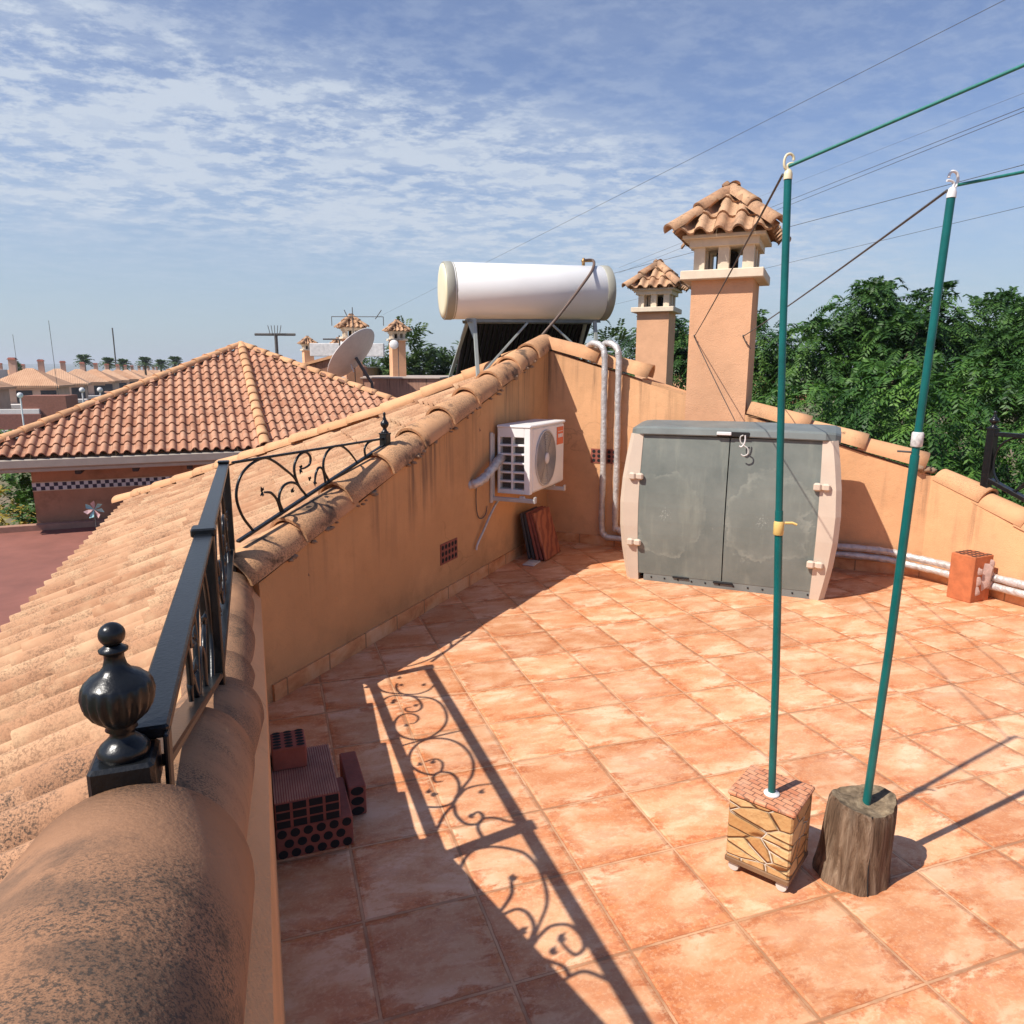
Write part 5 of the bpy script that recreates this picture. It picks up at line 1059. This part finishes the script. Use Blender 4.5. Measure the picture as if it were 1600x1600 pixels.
mb = MB().add([V(-49.7, 60.4, GZ + .405), V(-40.2, 63.3, GZ + .405), V(-38.3, 69.6, GZ + .405), V(-49.7, 66.6, GZ + .405)], [(0, 1, 2, 3)]); part('water', mb, plain('pool_water', (.30, .62, .62), .1, var=.05), pool)
aw = thing('awning', 'brown striped awning sloping beside the globe lamps', 'awning', V(-46, 86, GZ)); mb = MB().prism([V(-48.4, 86, -.9), V(-47.2, 86.2, -1.0), V(-44.6, 86.2, -2.6), V(-45.8, 86, -2.5)], V(0, .3, .1)); part('canopy', mb, plain('striped_canvas', (.34, .17, .11), .9, var=.3, scale=2), aw)
for x, h, lab in ((-55.0, 7.4, 'tall thin mast rising behind the red brown block'), (-71, 6.6, 'thin mast behind the second far roof')):
    single('radio_mast', MB().tube([V(x, 88 if x > -60 else 105, GZ), V(x - .2, 88 if x > -60 else 105, h)], .028, 6), M_GUY, lab, 'mast')
single('radio_mast', MB().tube([V(-103, 190, GZ), V(-103, 190, 12.4)], .16, 6), M_GUY, 'distant mast among the palms', 'mast')
WB = single('white_building', MB().bbox(V(-88, 112, -.9), (17, 6, 5.2), None, .05), M_FWW, 'long white building at the left edge behind the far row', 'building')

# ------------------------------------------------------------------ power lines
G = 'power lines crossing the sky'
def cable(lab, a, b, sg, r): single('power_line', MB().tube(sag(Vector(a), Vector(b), sg, 20), r, 5), M_GUY, lab, 'cable', G)
PWR = []  # filled below
def ray_pt(nx, ny, y):    # a world point at depth y in the direction (nx, ny) measured in the photo, for placing far cables
    p, r = .1925, .0035; fw = V(0, math.cos(p), -math.sin(p)); up = V(0, math.sin(p), math.cos(p)); d = fw + V(1, 0, 0) * ((nx - 800) / 1120) - up * ((ny - 800) / 1120); return V(0, 0, 1.55) + d * (y / d.y)

# ------------------------------------------------------------------ vegetation
def leafmat(name, a, b, c):
    k = MT(name, .55, 0, .35); r_ = k.math('ADD', k.math('MULTIPLY', k.co('Rand'), .45), k.math('MULTIPLY_ADD', k.noise(.9, 4, .6, k.co('World')), 2.3, -.88)); col = k.ramp(r_, [(.05, a), (.5, b), (1, c)]); k.col(col)
    tr = k.nd('ShaderNodeBsdfTranslucent'); tr.inputs[0].default_value = (b[0] * 1.6, b[1] * 1.8, b[2] * .8, 1); mx = k.nd('ShaderNodeMixShader'); mx.inputs[0].default_value = .12
    out = k.t.nodes['Material Output']; k.L.new(k.b.outputs[0], mx.inputs[1]); k.L.new(tr.outputs[0], mx.inputs[2]); k.L.new(mx.outputs[0], out.inputs[0]); return k.m
M_LEAF = leafmat('broadleaf_green', (.009, .034, .007), (.032, .085, .013), (.095, .185, .032))
M_LEAF2 = leafmat('olive_leaf_green', (.030, .060, .016), (.055, .100, .024), (.095, .145, .04))
M_LEAFY = leafmat('yellow_shrub', (.16, .13, .012), (.30, .22, .02), (.10, .12, .02))
def frond(mb, rnd, p, d, L, nl, ll, lw, droop):
    """a pinnate leaf: leaflets along a drooping midrib"""
    d = d.normalized(); side = d.cross(UP)
    if side.length < .1: side = V(1, 0, 0)
    side.normalize(); vs = []; fs = []
    for i in range(nl):
        t = (i + .6) / nl; c = p + d * (L * t) - UP * (droop * L * t * t); tang = (d - UP * (2 * droop * t)).normalized()
        for sg in (-1, 1):
            ld = (side * sg * .85 + tang * .55 - UP * rnd.uniform(.1, .5)).normalized(); wv = tang.cross(ld).cross(ld).normalized() * (lw * .5); l = ll * (1 - .45 * abs(t - .45)) * rnd.uniform(.8, 1.15)
            o = len(vs); vs += [c, c + ld * (l * .45) + wv, c + ld * l, c + ld * (l * .45) - wv]; fs.append((o, o + 1, o + 2, o + 3))
    mb.add(vs, fs)
def crown_mesh(seed, rad, zr, nclump, nfrond, L, nl, ll, lw, droop, lobes=10):
    rnd = random.Random(seed); mb = MB(); lob = [(V(0, 0, 0), .62)]
    for i in range(lobes):
        a = rnd.uniform(0, 2 * PI); e = rnd.uniform(-.45, 1.15); r_ = rnd.uniform(.55, .82)
        lob.append((V(math.cos(a) * math.cos(e) * rad * r_, math.sin(a) * math.cos(e) * rad * r_, math.sin(e) * zr * r_), rnd.uniform(.34, .52)))
    for k in range(nclump):
        c0, sc = rnd.choice(lob); a = rnd.uniform(0, 2 * PI); e = math.asin(rnd.uniform(-.55, 1)); rr = rnd.uniform(.55, 1.0) ** .6
        dv = V(math.cos(a) * math.cos(e), math.sin(a) * math.cos(e), math.sin(e)); p = c0 + V(dv.x * rad * sc * rr, dv.y * rad * sc * rr, dv.z * zr * sc * rr)
        for j in range(nfrond):
            dd = (dv + V(rnd.uniform(-1, 1), rnd.uniform(-1, 1), rnd.uniform(-.5, .9)) * .9); frond(mb, rnd, p + V(rnd.uniform(-.2, .2), rnd.uniform(-.2, .2), rnd.uniform(-.15, .15)), dd, L * rnd.uniform(.7, 1.2), nl, ll, lw, droop * rnd.uniform(.6, 1.3))
    return mb
def make_tree(lab, loc, h, seed, rad, zr, cat='tree', mat=None, group=None, args=None, name='broadleaf_tree'):
    t = thing(name, lab, cat, loc, 0, group); base = V(*loc); cz = h - zr * .9; rnd = random.Random(seed)
    mb = MB(); mb.tube(sweep_pts([base, base + V(.1, .05, cz * .4), base + V(-.05, .1, cz * .8), base + V(0, 0, cz + zr * .2)], 4), [.24 - .009 * i for i in range(13)], 9)
    for i in range(7):
        a = i * 2.4 + rnd.uniform(-.3, .3); st = base + V(0, 0, cz * (.62 + .05 * i)); en = base + V(math.cos(a) * rad * .7, math.sin(a) * rad * .7, cz + zr * rnd.uniform(-.1, .6)); mb.tube(sweep_pts([st, st.lerp(en, .5) - UP * .15, en], 4), [.10, .09, .08, .07, .06, .05, .04, .03, .02], 6)
    part('trunk', mb, M_BARK, t)
    cm = crown_mesh(seed, rad, zr, *(args or (170, 4, .75, 8, .20, .075, .55))); cm.v = [p + base + UP * cz for p in cm.v]; part('crown', cm, mat or M_LEAF, t); return t
G = 'leafy green trees beyond the right wall'
TA = make_tree('tallest leafy tree, right of the chimney and left of the first green post', (10.2, 21.5, GZ), 9.4, 1, 2.1, 2.6, group=G, args=(270, 5, .72, 9, .20, .058, .8))
TB = make_tree('leafy tree between the two green posts with a rounded top', (12.0, 23.0, GZ), 9.5, 2, 1.9, 2.5, group=G, args=(260, 5, .72, 9, .20, .058, .8))
TC = make_tree('bushy lower tree in front between the two green posts', (8.0, 14.6, GZ), 7.0, 3, 2.2, 2.6, group=G, args=(290, 5, .66, 9, .165, .044, 1.0), mat=leafmat('bright_leaf_green', (.010, .040, .007), (.040, .108, .014), (.115, .225, .034)))
trees = [(TB, (15.4, 23.5, GZ), 1.1, .97, 'leafy tree just right of the second green post'), (TA, (17.6, 23.2, GZ), 2.2, .96, 'leafy tree at the upper right edge of the photo'),
 (TC, (5.4, 14.8, GZ), 2.0, .93, 'bushy lower tree behind the right side of the chimney'), (TC, (10.9, 15.0, GZ), 4.0, 1.0, 'bushy lower tree behind the second green post'), (TC, (9.4, 11.2, GZ), 1.2, .86, 'lowest bushy tree at the right edge behind the iron railing'),
 (TC, (6.6, 11.6, GZ), 5.0, .80, 'low bushy tree directly behind the shed and right wall'), (TA, (8.0, 24.5, GZ), 3.3, .92, 'leafy tree partly hidden behind the tall chimney'), (TB, (13.6, 18.6, GZ), 5.4, .90, 'broad tree in the second rank near the right edge'), (TC, (13.5, 14.4, GZ), 3.1, 1.0, 'bushy tree furthest right of the lower front rank'),
 (TB, (5.6, 27.5, GZ), 1.5, .93, 'tree between the small chimney and the tall chimney')]
for (src, loc, rz, s, lab) in trees: dup(src, loc, rz, lab, s)
G = 'olive green trees behind the solar heater'
TD = make_tree('feathery olive green tree left of the solar heater', (-5.2, 44, GZ), 9.3, 7, 2.9, 3.4, mat=M_LEAF2, group=G, args=(260, 4, .9, 7, .26, .11, .35))
for (loc, rz, s, lab) in (((-2.4, 45, GZ), 1.0, .93, 'olive green tree directly behind the solar heater frame'), ((4.6, 42, GZ), 2.0, .98, 'olive green tree right of the solar heater tank'), ((8.2, 44, GZ), 3.0, .90, 'olive green tree between the chimneys'), ((1.2, 47, GZ), 4.0, .92, 'olive green tree hidden behind the middle of the heater'), ((-9.8, 52, GZ), 5.0, .83, 'low dark tree between the dish and its right hand chimney'), ((-12.2, 60, GZ), 2.5, .8, 'low distant tree behind the satellite dish'), ((-7.2, 54, GZ), .4, .84, 'olive green tree right of the chimney with the small antenna')): dup(TD, loc, rz, lab, s)
G = 'far palms and trees on the skyline'
def palm(lab, loc, h):
    t = thing('palm_tree', lab, 'palm', loc, 0, G); b = V(*loc); part('trunk', MB().tube([b, b + UP * h], [.35, .28], 8), M_BARK, t); rnd = random.Random(5); mb = MB()
    for i in range(46):
        a = rnd.uniform(0, 2 * PI); e = rnd.uniform(-.3, 1.3); frond(mb, rnd, b + UP * h, V(math.cos(a) * math.cos(e), math.sin(a) * math.cos(e), math.sin(e)), 2.6, 6, 1.0, .35, .35)
    part('crown', mb, M_LEAF2, t); return t
PA = palm('first skyline palm from the left above the far roofs', (-117, 200, GZ), 10.0)
for x, y, s, lab in ((-110.5, 200, .93, 'second skyline palm, leaning close to its right neighbour'), (-106.5, 200, .9, 'third skyline palm from the left above the far roofs'), (-102.0, 203, .95, 'fourth skyline palm beside the distant mast'), (-101, 210, .9, 'fifth skyline palm, the bushiest one'), (-95, 206, .97, 'last skyline palm, left of the dark tree')): dup(PA, (x, y, GZ), s * 9, lab, s)
dup(TD, (-83, 190, GZ), 1.0, 'wide dark tree at the right end of the skyline palms', .95)
cy = thing('cypress', 'slim dark cypress between the first two far chimneys', 'tree', V(-78.5, 116, GZ)); mb = MB(); mb.tube([V(-78.5, 116, GZ), V(-78.5, 116, 2)], .15, 6); part('trunk', mb, M_BARK, cy); rnd = random.Random(6); mb = MB()
for i in range(170): z = rnd.uniform(-4, 2.6); r_ = .75 * (1 - ((z + 4) / 7) ** 2) + .1; a = rnd.uniform(0, 2 * PI); frond(mb, rnd, V(-78.5 + r_ * math.cos(a), 116 + r_ * math.sin(a), z), V(math.cos(a) * .3, math.sin(a) * .3, 1), .6, 4, .3, .14, .1)
part('crown', mb, M_LEAF2, cy)
# garden shrubs left of the neighbour wall
def shrub(lab, loc, rad, h, mat, seed, dense=90):
    t = thing('garden_shrub', lab, 'shrub', loc, 0, None); b = V(*loc); mb = MB().tube([b, b + UP * (h * .7)], [.06, .03], 6); part('stem', mb, M_BARK, t); cm = crown_mesh(seed, rad, h * .5, dense, 4, .3, 5, .12, .06, .4, 3); cm.v = [p + b + UP * (h * .55) for p in cm.v]; part('foliage', cm, mat, t)
shrub('bright green clipped shrub at the corner of the neighbour wall', (-10.25, 14.6, GZ), .75, 4.6, M_LEAF, 21, 160)
shrub('yellow green flowering shrub at the left edge below the eave', (-11.8, 16.2, GZ), 1.0, 5.4, M_LEAFY, 22, 150)
shrub('tall dark bush behind the shrubs at the left edge', (-12.9, 18.4, GZ), 1.5, 5.6, M_LEAF, 24, 200)
shrub('dark shrub below the yellow one at the left edge', (-11.6, 14.6, GZ), 1.0, 3.9, M_LEAF, 23, 150)

for lab, a, ya, b, yb, sg, r_ in (('highest power line fading into the upper right corner', (700, 440), 46, (1640, -40), 14, .15, .010), ('upper wire of the twin power line behind the posts', (1060, 380), 40, (1660, 140), 15, .1, .012), ('lower wire of the twin power line behind the posts', (1060, 388), 40, (1660, 146), 15, .1, .012),
  ('power line passing behind the top of the second post', (840, 458), 40, (1660, 238), 16, .2, .014), ('lowest power line above the trees', (980, 470), 40, (1660, 305), 16, .2, .010), ('faint power line just above the twin wires', (1200, 300), 40, (1660, 118), 16, .1, .006)):
    pa = ray_pt(a[0], a[1], ya); pb_ = ray_pt(b[0], b[1], yb); cable(lab, pa - (pb_ - pa) * .6, pb_ + (pb_ - pa) * .9, 0, r_ * .62)
HR = far_house((9.5, 34, GZ), R(-20), 'orange tile roofed house glimpsed through gaps in the right hand trees', 8, 8, .6, 2.2)

# ------------------------------------------------------------------ haze over the distance
HZ = MB().box((0, 3000, (GZ - 1 + 110) / 2), (18040, 12040, 110 - (GZ - 1)))
hm = bpy.data.materials.new('haze'); hm.use_nodes = True; nt_ = hm.node_tree; nt_.nodes.clear(); ho = nt_.nodes.new('ShaderNodeOutputMaterial'); hv = nt_.nodes.new('ShaderNodeVolumePrincipled')
hv.inputs['Color'].default_value = (.86, .92, 1, 1); hv.inputs['Density'].default_value = .00022; hv.inputs['Anisotropy'].default_value = .2; nt_.links.new(hv.outputs[0], ho.inputs['Volume'])
me = bpy.data.meshes.new('haze'); me.from_pydata([tuple(p) for p in HZ.v], [], HZ.f); hz_o = bpy.data.objects.new('haze', me); COL.objects.link(hz_o); me.materials.append(hm); hz_o['kind'] = 'stuff'; hz_o['label'] = 'thin bluish summer haze over the distant estate and hills'; hz_o['category'] = 'haze'
